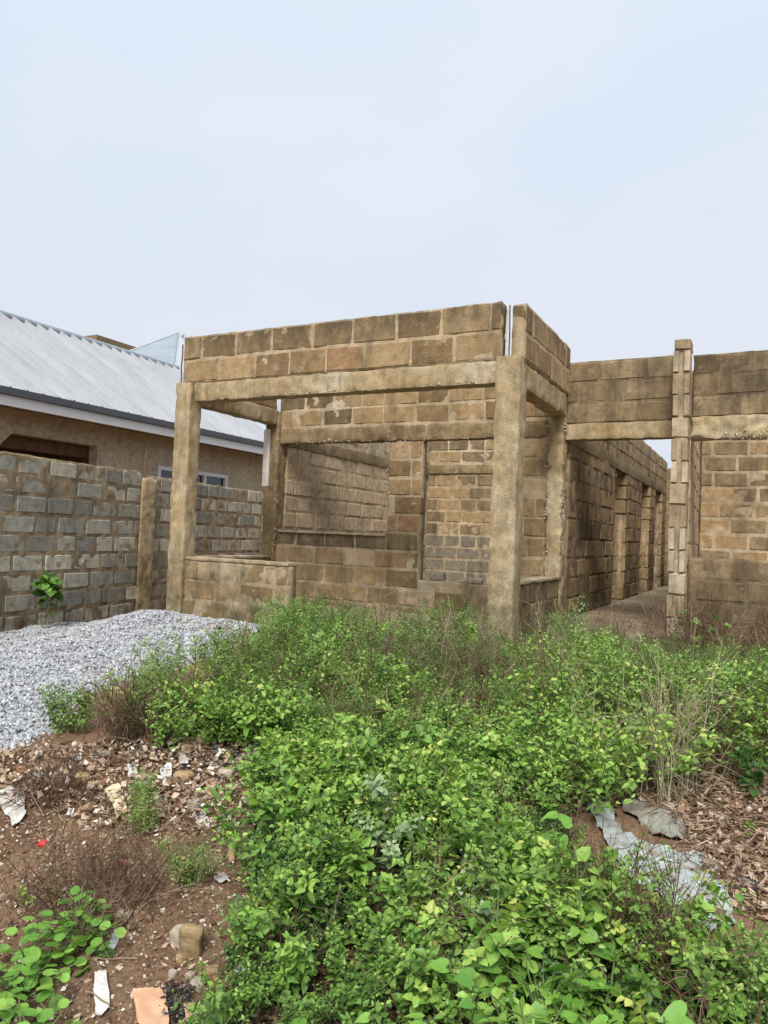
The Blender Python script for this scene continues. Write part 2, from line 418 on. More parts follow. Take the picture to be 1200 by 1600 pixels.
# ------------------------------------------------------------------ masonry builders
def chamfer_block(seed, c=(0.022, 0.055, 0.05), jit=0.03):
    r = np.random.default_rng(seed)
    V = []; idx = {}
    for sx in (0, 1):
        for sy in (0, 1):
            for sz in (0, 1):
                s = np.array([sx, sy, sz], float); corner = s + (r.random(3) - 0.5) * np.array([jit, 0.04, jit * 1.6])
                cc = np.array(c) * (0.6 + 0.9 * r.random())
                for ax in range(3):
                    p = corner.copy()
                    for a in range(3):
                        if a != ax: p[a] += cc[a] * (1 if s[a] == 0 else -1)
                    idx[(sx, sy, sz, ax)] = len(V); V.append(p)
    F4, F3 = [], []
    for ax in range(3):
        a, b = [(1, 2), (2, 0), (0, 1)][ax]
        for s in (0, 1):
            q = []
            for (p, t) in ((0, 0), (1, 0), (1, 1), (0, 1)):
                k = [0, 0, 0]; k[ax] = s; k[a] = p; k[b] = t; q.append(idx[(*k, ax)])
            F4.append(q if s else q[::-1])
    for ax in range(3):
        a, b = [(1, 2), (2, 0), (0, 1)][ax]
        for p in (0, 1):
            for t in (0, 1):
                k0 = [0, 0, 0]; k0[a] = p; k0[b] = t; k1 = list(k0); k1[ax] = 1
                q = [idx[(*k0, a)], idx[(*k0, b)], idx[(*k1, b)], idx[(*k1, a)]]
                F4.append(q)
    for sx in (0, 1):
        for sy in (0, 1):
            for sz in (0, 1):
                F3.append([idx[(sx, sy, sz, 0)], idx[(sx, sy, sz, 1)], idx[(sx, sy, sz, 2)]])
    return np.array(V), [np.array(F4), np.array(F3)]

def slot_block(seed):
    """unit block whose -y end shows the groove between its two webs"""
    r = np.random.default_rng(seed); d = 0.24
    pl = np.array([[0, 0], [0.33, 0.02], [0.38, d], [0.62, d], [0.67, 0.0], [1, 0.01], [1, 1], [0, 1]]) + (r.random((8, 2)) - 0.5) * 0.03
    V = np.concatenate([np.c_[pl, np.full(8, 0) + (r.random(8) - .5) * .04], np.c_[pl, np.full(8, 1) + (r.random(8) - .5) * .04]])
    F4 = [[i, (i + 1) % 8, 8 + (i + 1) % 8, 8 + i] for i in range(8)]
    for o, fl in ((0, 1), (8, 0)):
        q = [[0, 1, 2, 7], [2, 3, 6, 7], [3, 4, 5, 6]]
        F4 += [[a + o for a in (x[::-1] if fl else x)] for x in q]
    return V, [np.array(F4)]

BLK = [chamfer_block(s) for s in range(8)]
SLOT = [slot_block(s) for s in range(4)]
_bm = {}
def block_mesh(mat, k, slot=False):
    key = (mat, k, slot)
    if key not in _bm:
        V, F = (SLOT if slot else BLK)[k]
        me = mesh_np('block', V, F, M[mat])
        _bm[key] = me
    return _bm[key]

QUEUE = {}      # thing name -> list of (priority, wall object, mat, k, slot, loc, scale)
def queue(thing, pr, wall, mat, k, slot, loc, sc): QUEUE.setdefault(thing, []).append((pr, wall, mat, k, slot, loc, sc))

def flush(thing, limit=298):
    q = sorted(QUEUE.get(thing, []), key=lambda a: a[0])
    rest = {}
    for i, (pr, wall, mat, k, slot, loc, sc) in enumerate(q):
        if i < limit and pr < 50:
            o = bpy.data.objects.new('block', block_mesh(mat, k, slot)); COL.objects.link(o)
            o.parent = wall; o.location = loc; o.scale = sc
        else: rest.setdefault((wall.name, mat), []).append((wall, k, slot, loc, sc))
    for (wn_, mat), L in rest.items():
        a = Acc()
        for wall, k, slot, loc, sc in L:
            V, F = (SLOT if slot else BLK)[k]
            a.add(V * np.array(sc) + np.array(loc), F)
        V, F, T = a.arrays()
        link('rear_blocks', mesh_np('rear_blocks', V, F, M[mat]), L[0][0], kind='stuff')

def build_wall(thing, parent, p0, ang, L, z0, z1, th, openings=(), course=0.225, blen=0.42, core='mortar', mat='block', pr=0.0,
               seed=0, joint=0.028, name='wall', top=None, matfn=None, skip_bands=(), proud=0.0065, res=0.04, core_amp=0.006, priority_u=None):
    """wall running along local +x from p0, local y 0..th; blocks become children of the wall"""
    r = random.Random(seed)
    us = list(np.linspace(0, L, max(2, int(L / res)) + 1)); zs = list(np.linspace(z0, z1, max(2, int((z1 - z0) / res)) + 1))
    for (a, b, c, d) in openings: us += [max(0, a), min(L, b)]; zs += [max(z0, c), min(z1, d)]
    def uniq(v):
        v = sorted(v); o = [v[0]]
        for x in v[1:]:
            if x - o[-1] > 0.004: o.append(x)
        return np.array(o)
    us, zs = uniq(us), uniq(zs)
    uc, zc = (us[1:] + us[:-1]) / 2, (zs[1:] + zs[:-1]) / 2
    UC, ZC = np.meshgrid(uc, zc, indexing='ij')
    mask = np.ones(UC.shape, bool)
    for (a, b, c, d) in openings: mask &= ~((UC > a) & (UC < b) & (ZC > c) & (ZC < d))
    if top is not None: mask &= ZC < top(UC)
    nu, nz = len(us), len(zs)
    UU, ZZ = np.meshgrid(us, zs, indexing='ij')
    ins = proud
    Vf = np.stack([UU, np.full(UU.shape, ins), ZZ], -1).reshape(-1, 3); Vb = np.stack([UU, np.full(UU.shape, th - ins), ZZ], -1).reshape(-1, 3)
    id_ = np.arange(nu * nz).reshape(nu, nz); off = nu * nz
    i, j = np.nonzero(mask)
    a, b, c, d = id_[i, j], id_[i + 1, j], id_[i + 1, j + 1], id_[i, j + 1]
    F = [np.stack([a, b, c, d], -1), np.stack([a, d, c, b], -1) + off]
    pad = np.pad(mask, 1)
    for (di, dj, e0, e1) in ((-1, 0, (0, 0), (0, 1)), (1, 0, (1, 1), (1, 0)), (0, -1, (1, 0), (0, 0)), (0, 1, (0, 1), (1, 1))):
        ed = mask & ~pad[1 + di:1 + di + mask.shape[0], 1 + dj:1 + dj + mask.shape[1]]
        i, j = np.nonzero(ed)
        p, q = id_[i + e0[0], j + e0[1]], id_[i + e1[0], j + e1[1]]
        F.append(np.stack([p, q, q + off, p + off], -1))
    V = np.concatenate([Vf, Vb])
    W = V + np.array([p0[0], p0[1], 0])
    D = np.stack([fbm(W, 9, 3, seed + k) for k in range(3)], -1) * core_amp
    wall = link(name, mesh_np(name, V + D, F, M[core], True), parent, (p0[0], p0[1], 0), rotz=ang)
    n = int(round((z1 - z0) / course)); ch = (z1 - z0) / n
    ca, sa = math.cos(ang), math.sin(ang)
    for ci in range(n):
        za, zb = z0 + ci * ch + joint / 2 + r.uniform(-.004, .004), z0 + (ci + 1) * ch - joint / 2 + r.uniform(-.004, .004)
        zm = (za + zb) / 2
        if any(a_ < zm < b_ for a_, b_ in skip_bands): continue
        u = -blen * (0.5 if (ci % 2) else 0.0) + r.uniform(-0.06, 0.03)
        while u < L:
            bl = blen * r.choice((1, 1, 1, 1, 0.93, 1.05, 0.72)); segs = [(u + joint / 2, u + bl - joint / 2)]
            for (oa, ob, oc, od) in openings:
                if oc < zm < od:
                    ns = []
                    for (s, e) in segs:
                        if e <= oa or s >= ob: ns.append((s, e)); continue
                        if s < oa: ns.append((s, oa + r.uniform(-0.012, 0.006)))
                        if e > ob: ns.append((ob + r.uniform(-0.006, 0.012), e))
                    segs = ns
            for (s, e) in segs:
                s = max(s, r.uniform(0, .004)); e = min(e, L - r.uniform(0, .004))
                if e - s < 0.07: continue
                if top is not None and zm > top(np.array([(s + e) / 2]))[0]: continue
                j1, j2 = r.uniform(-.005, .005), r.uniform(-.005, .005)
                mm = mat if matfn is None else matfn(zm, (s + e) / 2, r)
                um = (s + e) / 2
                dx, dy = p0[0] + ca * um, p0[1] + sa * um
                queue(thing, pr + math.hypot(dx, dy), wall, mm, r.randrange(8), False, (s, j1, za), (e - s, th - j1 + j2, zb - za))
            u += bl
    return wall

def jamb(thing, wall, x0, x1, y0, d, z0, z1, seed, mat='block', pr=0.0, ch=0.215, slotp=0.75, jitx=0.015):
    """stack of blocks whose ends (with their grooves) face -y, in the wall's local space"""
    r = random.Random(seed); z = z0
    while z < z1 - 0.05:
        h = min(ch, z1 - z)
        if z1 - z - h < .06: h = z1 - z; slotp = 0
        jx = r.uniform(-jitx, jitx); jy = r.uniform(-0.02, 0.012)
        queue(thing, pr, wall, mat, r.randrange(4), True if r.random() < slotp else False, (x0 + jx, y0 + jy, z + 0.008), (x1 - x0, d, h - 0.02)) if True else None
        z += h

def pebbles(pts, rmin, rmax, seed):
    """numbered irregular 8-faced stones joined"""
    r = np.random.default_rng(seed); n = len(pts)
    base = np.array([[1, 0, 0], [-1, 0, 0], [0, 1, 0], [0, -1, 0], [0, 0, 1], [0, 0, -1.]])
    fc = np.array([[0, 2, 4], [2, 1, 4], [1, 3, 4], [3, 0, 4], [2, 0, 5], [1, 2, 5], [3, 1, 5], [0, 3, 5]])
    s = (rmin + (rmax - rmin) * r.random(n) ** 1.6)[:, None, None]
    V = base[None] * (0.6 + 0.6 * r.random((n, 6, 1))) + (r.random((n, 6, 3)) - 0.5) * 0.5
    V *= np.array([1, 1, 0.8])
    q = r.normal(size=(n, 4)); q /= np.linalg.norm(q, axis=1, keepdims=True)
    w, x, y, z = q.T
    Rm = np.stack([1 - 2 * (y * y + z * z), 2 * (x * y - z * w), 2 * (x * z + y * w), 2 * (x * y + z * w), 1 - 2 * (x * x + z * z), 2 * (y * z - x * w), 2 * (x * z - y * w), 2 * (y * z + x * w), 1 - 2 * (x * x + y * y)], -1).reshape(n, 3, 3)
    V = np.einsum('nij,nkj->nki', Rm, V) * s + np.asarray(pts)[:, None]
    F = fc[None] + (np.arange(n) * 6)[:, None, None]
    T = np.repeat(r.random(n), 6)
    return V.reshape(-1, 3), F.reshape(-1, 3), T

# ------------------------------------------------------------------ the unfinished building
bld = link('unfinished_building', None, loc=(0, 0, 0), label='roofless unfinished sandcrete block house with an open porch of tan concrete columns', cat='building')
TB = 'bld'
FY = 6.15
# porch columns
rough_part('column', (-5.845, -5.625, FY, FY + .185, -0.35, 2.54), M['concrete'], bld, seed=1, amp=0.010, r0=0.012, chip=0.028, res=0.03)
rough_part('column', (-2.145, -1.915, FY, FY + .22, -0.25, 2.56), M['concrete'], bld, seed=2, amp=0.010, r0=0.012, chip=0.028, res=0.03)
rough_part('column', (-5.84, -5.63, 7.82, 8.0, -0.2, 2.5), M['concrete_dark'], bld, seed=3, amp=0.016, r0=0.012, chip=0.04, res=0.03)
rough_part('column', (-2.10, -1.93, 7.80, 8.0, -0.2, 2.32), M['concrete'], bld, seed=4, amp=0.03, r0=0.014, chip=0.06, res=0.025)
link('render_strip', mesh_np('render_strip', *[(lambda v: (v[0], [v[1]]))(rough_box(-5.862, -5.755, 7.806, 7.95, 1.52, 2.27, res=.05, amp=.002, chip=.004))][0], M['plaster_white'], True), bld)
# porch beams
rough_part('beam', (-5.60, -2.14, FY + .02, FY + .2, 2.325, 2.53), M['concrete'], bld, seed=5, amp=0.012, chip=0.03, res=0.03)
rough_part('beam', (-5.84, -5.66, FY + .2, 7.83, 2.325, 2.52), M['concrete'], bld, seed=6, amp=0.012, chip=0.03, res=0.03)
rough_part('beam', (-2.09, -1.912, FY + .22, 7.83, 2.29, 2.52), M['concrete'], bld, seed=7, amp=0.012, chip=0.03, res=0.03)
# two courses above the beams
build_wall(TB, bld, (-5.78, FY + .03), 0, 3.66, 2.53, 3.05, 0.15, course=.26, blen=.47, seed=11, joint=.024)
build_wall(TB, bld, (-1.905, FY + .10), math.pi / 2, 1.62, 2.52, 3.03, 0.135, course=.255, blen=.42, seed=12, mat='block', core='mortar')
build_wall(TB, bld, (-5.70, FY + .20), math.pi / 2, 1.5, 2.52, 3.03, 0.14, course=.255, blen=.42, seed=13, pr=20)
# porch rear wall: window, pier, doorway
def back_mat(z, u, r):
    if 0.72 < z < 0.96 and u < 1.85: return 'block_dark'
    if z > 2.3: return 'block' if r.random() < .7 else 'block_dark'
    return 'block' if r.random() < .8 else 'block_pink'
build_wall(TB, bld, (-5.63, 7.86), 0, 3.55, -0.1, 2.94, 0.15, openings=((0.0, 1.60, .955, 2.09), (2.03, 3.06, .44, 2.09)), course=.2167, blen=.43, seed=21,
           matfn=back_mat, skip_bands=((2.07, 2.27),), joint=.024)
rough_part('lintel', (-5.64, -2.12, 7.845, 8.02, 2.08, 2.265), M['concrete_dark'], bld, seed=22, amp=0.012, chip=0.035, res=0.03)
rough_part('sill', (-5.60, -4.04, 7.83, 8.03, .935, .965), M['mortar'], bld, seed=23, amp=0.008, chip=0.01, res=0.03)
# porch parapets
build_wall(TB, bld, (-5.62, FY + .03), 0, 1.36, -0.25, 0.60, 0.15, course=.2125, blen=.44, seed=31, core='mortar', joint=.02, core_amp=.009, proud=.003)
rough_part('coping', (-5.62, -4.25, FY + .015, FY + .195, .595, .632), M['mortar'], bld, seed=32, amp=0.010, chip=0.02, res=0.03)
build_wall(TB, bld, (-5.68, FY + .22), math.pi / 2, 1.45, -0.2, 0.60, 0.14, course=.2, seed=33, core='mortar')
rough_part('coping', (-5.835, -5.665, FY + .22, 7.82, .595, .63), M['mortar'], bld, seed=34, amp=0.010, chip=0.02, res=0.03)
build_wall(TB, bld, (-1.93, FY + .23), math.pi / 2, 1.4, -0.2, 0.56, 0.14, course=.2, seed=35, core='mortar_dark', mat='block_dark', joint=.02, proud=.002)
rough_part('coping', (-2.085, -1.915, FY + .23, 7.80, .555, .59), M['mortar'], bld, seed=36, amp=0.010, chip=0.02, res=0.03)
# main facade right of the porch
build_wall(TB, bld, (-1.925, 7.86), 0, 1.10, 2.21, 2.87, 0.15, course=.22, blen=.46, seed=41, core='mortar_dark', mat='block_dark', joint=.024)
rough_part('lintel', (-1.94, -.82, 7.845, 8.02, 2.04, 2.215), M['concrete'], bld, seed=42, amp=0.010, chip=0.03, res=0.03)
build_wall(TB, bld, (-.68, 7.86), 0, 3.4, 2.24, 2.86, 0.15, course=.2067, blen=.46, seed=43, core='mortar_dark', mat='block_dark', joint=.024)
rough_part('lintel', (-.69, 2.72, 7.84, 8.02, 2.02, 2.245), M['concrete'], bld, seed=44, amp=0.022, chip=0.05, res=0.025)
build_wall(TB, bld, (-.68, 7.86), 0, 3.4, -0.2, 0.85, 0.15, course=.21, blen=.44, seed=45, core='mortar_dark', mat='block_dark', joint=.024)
build_wall(TB, bld, (2.0, 7.86), 0, .72, .85, 2.02, 0.15, course=.21, blen=.44, seed=46, core='mortar', pr=60)
# free end of the corridor wall: blocks with their grooves showing
post = rough_part('wall_end', (-.830, -.694, 7.617, 7.86, -.2, 2.90), M['mortar'], bld, seed=51, amp=0.012, chip=0.03, res=0.03)
jamb(TB, post, -.836, -.688, 7.60, .25, .06, 2.97, 52, 'block_post', pr=1.0, jitx=.006, slotp=.6)
# corridor walls
D1 = ((2.67, 3.62, .1, 2.02), (5.20, 6.12, .1, 2.02), (6.95, 7.88, .1, 2.02))
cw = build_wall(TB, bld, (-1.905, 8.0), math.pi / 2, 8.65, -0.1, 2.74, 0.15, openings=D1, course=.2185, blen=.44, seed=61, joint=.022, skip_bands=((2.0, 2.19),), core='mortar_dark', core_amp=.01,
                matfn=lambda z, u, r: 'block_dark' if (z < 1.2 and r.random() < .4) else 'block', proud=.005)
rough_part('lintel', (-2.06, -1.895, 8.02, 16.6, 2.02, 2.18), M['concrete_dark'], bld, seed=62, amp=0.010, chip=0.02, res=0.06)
for k, (a, b, c, d) in enumerate(D1):
    jw = rough_part('door_jamb', (-2.05, -1.905, 8.0 + b - .032, 8.0 + b + .06, .05, 2.02), M['mortar'], bld, seed=63 + k, amp=0.014, chip=0.03, res=0.04)
    jamb(TB, jw, -2.06, -1.89, 8.0 + b - .045, .12, .12, 2.0, 66 + k, 'block', pr=10.5 + k, jitx=.008)
build_wall(TB, bld, (-2.05, 16.65), 0, 1.5, -0.1, 2.60, 0.15, course=.2185, blen=.44, seed=70, core='mortar_dark', mat='block_dark')
rw = math.atan2(2.9, -.13)
build_wall(TB, bld, (-.685, 7.87), rw, 2.95, -0.1, 2.72, 0.15, course=.2167, blen=.44, seed=71, core='mortar', mat='block_pink', joint=.02)
build_wall(TB, bld, (-.82, 10.8), math.pi / 2, 5.9, -0.1, 2.60, 0.15, course=.2167, blen=.44, seed=72, pr=60)
# rear wall of the room on the right
build_wall(TB, bld, (-.80, 10.78), 0, 3.5, -0.1, 2.8, 0.15, course=.2071, blen=.42, seed=73, core='mortar', joint=.035,
           matfn=lambda z, u, r: 'block_dark' if r.random() < .45 else 'block')
# left room seen through the window and the doorway
build_wall(TB, bld, (-5.62, 8.02), math.pi / 2, 4.7, -0.1, 2.95, 0.15, course=.2179, blen=.44, seed=81, core='mortar', mat='block_pink', joint=.035, skip_bands=((2.03, 2.25),), core_amp=.006, pr=-1, proud=.006)
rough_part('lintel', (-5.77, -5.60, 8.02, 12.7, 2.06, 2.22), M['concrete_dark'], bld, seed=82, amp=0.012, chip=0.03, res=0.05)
build_wall(TB, bld, (-5.62, 12.55), 0, 3.6, -0.1, 2.98, 0.15, course=.22, blen=.43, seed=83, joint=.035, skip_bands=((2.12, 2.3),),
           matfn=lambda z, u, r: 'block_grey' if z < .98 + r.uniform(-.1, .1) else ('block_dark' if r.random() < .5 else 'block'))
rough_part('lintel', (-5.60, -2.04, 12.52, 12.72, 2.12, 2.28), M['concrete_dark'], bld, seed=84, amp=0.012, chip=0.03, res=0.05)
# floors
rough_part('floor_slab', (-5.62, -2.06, 8.02, 12.55, -.1, .16), M['floor'], bld, seed=90, amp=0.01, res=.1)
rough_part('floor_slab', (-1.895, -.84, 7.2, 16.64, -.25, .13), M['floor'], bld, seed=91, amp=0.012, chip=.05, res=.07)
rough_part('floor_slab', (-5.62, -2.0, FY + .05, 7.85, -.25, .06), M['floor'], bld, seed=92, amp=0.02, res=.1)
rough_part('floor_slab', (-.68, 2.7, 8.0, 10.8, -.1, .13), M['floor'], bld, seed=93, amp=0.01, res=.1)
flush(TB)
# honeycombed aggregate breaking out under lintels and along the ragged column
def honey(a, b, spread, n, seed, name='exposed_aggregate'):
    r = np.random.default_rng(seed); u = r.random(n)[:, None]; cl = np.clip(fbm(np.c_[u[:, 0] * 9, u[:, 0] * 0, u[:, 0] * 0 + seed], 1, 2, seed), -.3, 1) + .35
    P = np.array(a) * (1 - u) + np.array(b) * u + (r.random((n, 3)) - .5) * np.array(spread)
    P = P[r.random(n) < cl * 1.3]
    V, F, T = pebbles(P, .004, .013, seed)
    link(name, mesh_np(name, V, [F], M['aggregate'], tint=T), bld, kind='stuff')
honey((-5.5, FY + .02, 2.34), (-2.2, FY + .02, 2.34), (.05, .03, .03), 330, 1)
honey((-5.55, 7.845, 2.1), (-2.2, 7.845, 2.1), (.05, .03, .06), 500, 2)
honey((-.65, 7.84, 2.05), (2.4, 7.84, 2.05), (.05, .04, .10), 1200, 3)
honey((-1.93, 7.81, .5), (-1.93, 7.81, 2.3), (.05, .05, .05), 380, 4)
honey((-2.10, 7.80, .5), (-2.10, 7.80, 2.3), (.05, .03, .05), 200, 5)
honey((-5.63, 7.82, .6), (-5.63, 7.82, 2.2), (.05, .04, .05), 260, 6)
honey((-4.04, 7.85, .95), (-4.04, 7.85, 2.2), (.04, .03, .05), 160, 7)
honey((-4.3, 7.85, 2.02), (-3.6, 7.85, 2.02), (.2, .02, .2), 160, 8)
# starter bars
def rebar(x, y, z0, z1, mat, lean=(0, 0), r=.006, parent=bld):
    P = np.array([[x + lean[0] * s, y + lean[1] * s, z0 + (z1 - z0) * s] for s in np.linspace(0, 1, 5)])
    P[1:, :2] += rng.normal(size=(4, 2)) * .003
    V, F = tube(P, r, 6)
    link('rebar', mesh_np('rebar', V, [F], M[mat], True), parent)
rebar(-2.080, FY + .07, 2.5, 2.99, 'rebar_pale', (.004, 0), .007)
rebar(-2.055, FY + .10, 2.5, 3.03, 'rebar', (-.01, 0), .007)
rebar(-2.050, FY + .17, 2.5, 3.0, 'rebar_pale', (.01, 0), .007)
rebar(-5.82, FY + .05, 2.5, 2.98, 'rebar', (.005, 0), .008)
rebar(-5.85, FY + .15, 2.5, 2.92, 'rebar_pale', (0, 0), .011)

# ------------------------------------------------------------------ grey boundary wall on the left
fang = math.atan2(1, -.14)
fw = link('boundary_wall', None, loc=(0, 0, 0), label='rough grey cement block boundary wall with brown mortar left of the porch', cat='wall')
def fp(Y): return (-6.75 - .14 * Y, Y)
p0 = fp(1.5)
def ftop(u): return 1.72 - .012 * np.asarray(u, float)

cf = 1 / math.cos(math.atan(.14))
def fpoint(Y, d=0.0): return (-6.75 - .14 * Y - d, Y)
build_wall('fence', fw, fpoint(1.2), fang, 6.45 * cf, -.56, 1.70, .15, course=.228, blen=.47, seed=101, core='mortar_brown', mat='block_fence', joint=.045, core_amp=.009, res=.03, name='wall_panel', proud=.006)
build_wall('fence', fw, fpoint(7.9), fang, 3.2 * cf, -.56, 1.66, .15, course=.224, blen=.47, seed=102, core='mortar_brown', mat='block_fence', joint=.042, core_amp=.009, res=.035, name='wall_panel', proud=.006)
build_wall('fence', fw, fpoint(11.35), fang, 3.5 * cf, -.56, 1.66, .15, course=.224, blen=.47, seed=103, core='mortar_brown', mat='block_fence', joint=.05, res=.07, name='wall_panel', pr=60)
for Yp, nm in ((7.65, 1), (11.1, 2)):
    x, y = fpoint(Yp)
    rough_part('pier', (x - .19, x + .035, y, y + .26, -.56, 1.62), M['concrete'] if nm == 1 else M['concrete_dark'], fw, seed=110 + nm, amp=.018, chip=.05, res=.035)
    for k in range(3):
        rebar(x - .13 + .06 * k, y + .07 + .05 * (k % 2), 1.55, 1.95 + .05 * k, 'rebar', (.01 * (k - 1), 0), .007, fw)
flush('fence', 290)

# ------------------------------------------------------------------ neighbour's house
hs = link('neighbour_house', None, loc=(-10, 9, 0), label='ochre rendered bungalow with a pale ribbed metal roof behind the boundary wall', cat='house')
def hpart(name, me, kind=None):
    o = link(name, me, hs, kind=kind); o.location = (10, -9, 0); return o
WX = -10.1
a = Acc()
op = (6.95, 8.85, .8, 2.26)
a.box(WX - .2, WX, 1.0, op[0], -.5, 2.66); a.box(WX - .2, WX, op[0], op[1], op[3], 2.66); a.box(WX - .2, WX, op[0], op[1], -.5, op[2])
wy = (10.25, 12.25, 1.05, 2.07)
a.box(WX - .2, WX, op[1], wy[0], -.5, 2.66); a.box(WX - .2, WX, wy[0], wy[1], wy[3], 2.66); a.box(WX - .2, WX, wy[0], wy[1], -.5, wy[2])
a.box(WX - .2, WX, wy[1], 24, -.5, 2.66)
# chamfered corner of the verandah arch
V, F = box_arrays(0, 1, 0, 1, 0, 1)
tri = np.array([[WX - .2, op[0], 1.95], [WX - .2, op[0], 2.26], [WX - .2, op[0] + .3, 2.26], [WX, op[0], 1.95], [WX, op[0], 2.26], [WX, op[0] + .3, 2.26]])
a.add(tri, [np.array([[0, 1, 2], [3, 5, 4]]), np.array([[0, 2, 5, 3]])])
hpart('wall', a.mesh('wall', M['house_wall']))
a = Acc(); a.box(WX - 1.6, WX - 1.5, 5, 11, -.5, 2.66); a.box(WX - 1.5, WX - .2, 9.0, 9.1, -.5, 2.66); a.box(WX - 1.5, WX - .2, 5.4, 5.5, -.5, 2.66)
hpart('verandah_wall', a.mesh('verandah_wall', M['brown_render']))
a = Acc(); a.box(WX - .35, WX - .21, op[0] - .1, op[1] + .1, 2.05, 2.30)
hpart('timber_beam', a.mesh('timber_beam', M['wood']))
win = hpart('window', None) if False else None
a = Acc()
y0, y1, z0, z1 = wy
for (ya, yb, za, zb) in ((y0, y1, z0, z0 + .07), (y0, y1, z1 - .07, z1), (y0, y0 + .07, z0 + .07, z1 - .07), (y1 - .07, y1, z0 + .07, z1 - .07), (y0 + .63, y0 + .68, z0 + .07, z1 - .07), (y0 + 1.28, y0 + 1.33, z0 + .07, z1 - .07)):
    a.box(WX - .08, WX + .03, ya, yb, za, zb)
wf = hpart('window_frame', a.mesh('window_frame', M['white_paint']))
for ya, yb in ((y0 + .07, y0 + .63), (y0 + .68, y0 + 1.28), (y0 + 1.33, y1 - .07)):
    a = Acc(); a.box(WX - .05, WX - .035, ya, yb, z0 + .07, z1 - .07)
    link('pane', a.mesh('pane', M['glass']), wf)
# eave
EX, EZ = -9.5, 2.77
a = Acc(); a.box(EX - .06, EX + .07, .5, 24, 2.705, 2.805); hpart('gutter', a.mesh('gutter', M['gutter']))
a = Acc(); a.box(EX - .06, EX + .01, .5, 24, 2.555, 2.702); hpart('fascia', a.mesh('fascia', M['white_paint']))
a = Acc(); a.box(WX - .1, EX - .062, .5, 24, 2.62, 2.64); hpart('soffit', a.mesh('soffit', M['brown_render']))
def roof_plane(name, e0, e1, r0, r1, mat, pitch=.27, rw=.022, rh=.065):
    """ribbed sheet between eave line e0-e1 and ridge line r0-r1; ribs run up the slope"""
    e0, e1, r0, r1 = [np.array(v, float) for v in (e0, e1, r0, r1)]
    n = np.cross(e1 - e0, r0 - e0); n /= np.linalg.norm(n)
    if n[2] < 0: n = -n
    L = np.linalg.norm(e1 - e0); ed = (e1 - e0) / L; k = int(L / pitch)
    prof = []
    for i in range(k + 1):
        s = i * pitch
        prof += [(s, 0), (s + .012, rh), (s + .012 + rw, rh), (s + .024 + rw, 0)]
    prof = [p for p in prof if p[0] <= L] + [(L, 0)]
    up = r0 - e0; up = up - ed * (up @ ed); H = np.linalg.norm(up); up /= H
    sr0 = (r0 - e0) @ ed; sr1 = (r1 - e0) @ ed
    Vs = []
    for s, h in prof:
        # height reached on this rib inside the (trapezoid) outline
        t = 1.0
        if s < sr0: t = max(0.001, s / max(sr0, 1e-6))
        if s > sr1: t = min(t, max(0.001, (L - s) / max(L - sr1, 1e-6)))
        hh = ((r0 - e0) @ up)
        Vs.append(e0 + ed * s + n * h); Vs.append(e0 + ed * s + up * hh * t + n * h)
    V = np.array(Vs); m_ = len(prof); i = np.arange(m_ - 1) * 2
    F = np.stack([i, i + 2, i + 3, i + 1], -1)
    V2 = V - n * .03
    F2 = F[:, ::-1] + len(V)
    me = mesh_np(name, np.concatenate([V, V2]), [F, F2], mat)
    return hpart(name, me)
roof_plane('roof_slope', (EX, .5, EZ), (EX, 13.6, EZ), (-13.0, .5, 4.83), (-13.0, 13.6, 4.83), M['roof'])
roof_plane('roof_slope', (-16.5, .5, EZ), (-16.5, 13.6, EZ), (-13.0, .5, 4.83), (-13.0, 13.6, 4.83), M['roof'])
V, F = tube([(-13.0, .5, 4.85), (-13.0, 13.7, 4.85)], .075, 8); hpart('ridge_cap', mesh_np('ridge_cap', V, [F], M['roof_blue'], True))
# taller wing beyond it, with a hipped end
PK = (-14.57, 15.32, 6.31)
roof_plane('roof_slope', (EX, 13.6, EZ + .01), (EX, 24, EZ + .01), (-14.57, 15.32, 6.31), (-14.57, 24, 6.31), M['roof'])
V = np.array([(-13.0, 13.45, 4.80), PK, (-16.4, 13.5, 4.93), (-16.4, 13.5, 3.5), (-13.0, 13.45, 3.5)])
hpart('roof_hip', mesh_np('roof_hip', V, [np.array([[0, 1, 2]]), np.array([[0, 2, 3, 4]])], M['roof_blue']))
for p, q in (((-13.0, 13.55, 4.83), PK), (PK, (-16.4, 13.5, 4.95))):
    V, F = tube([p, q], .03, 6); hpart('ridge_cap', mesh_np('ridge_cap', V, [F], M['roof_blue'], True))
a = Acc(); a.box(-26, -22, 19, 22.3, 0, 7.55); a.box(-26.3, -21.8, 18.8, 22.6, 7.55, 7.82)
link('distant_building', a.mesh('distant_building', M['brown_render']), label='brown rendered upper storey just showing over the metal roof ridge', cat='building')

# ------------------------------------------------------------------ gravel heap
def poly_px(pts): return np.array([G(px, py) for px, py in pts])
near = [G(*p) for p in ((-160, 1290), (0, 1178), (60, 1150), (130, 1090), (200, 1060), (290, 1040), (380, 1015), (450, 985), (480, 965))]
GPOLY = np.array([(p[0], p[1]) for p in near] + [(-3.9, 6.12), (-5.9, 6.12), (-6.0, 7.3), (-7.75, 7.4), (-7.15, 3.2), (-6.9, 1.6), (-5.2, 1.4)])
x = np.linspace(-8, -3.6, 90); y = np.linspace(1.2, 7.6, 128)
XX, YY = np.meshgrid(x, y, indexing='ij')
ins = in_poly(XX, YY, GPOLY)
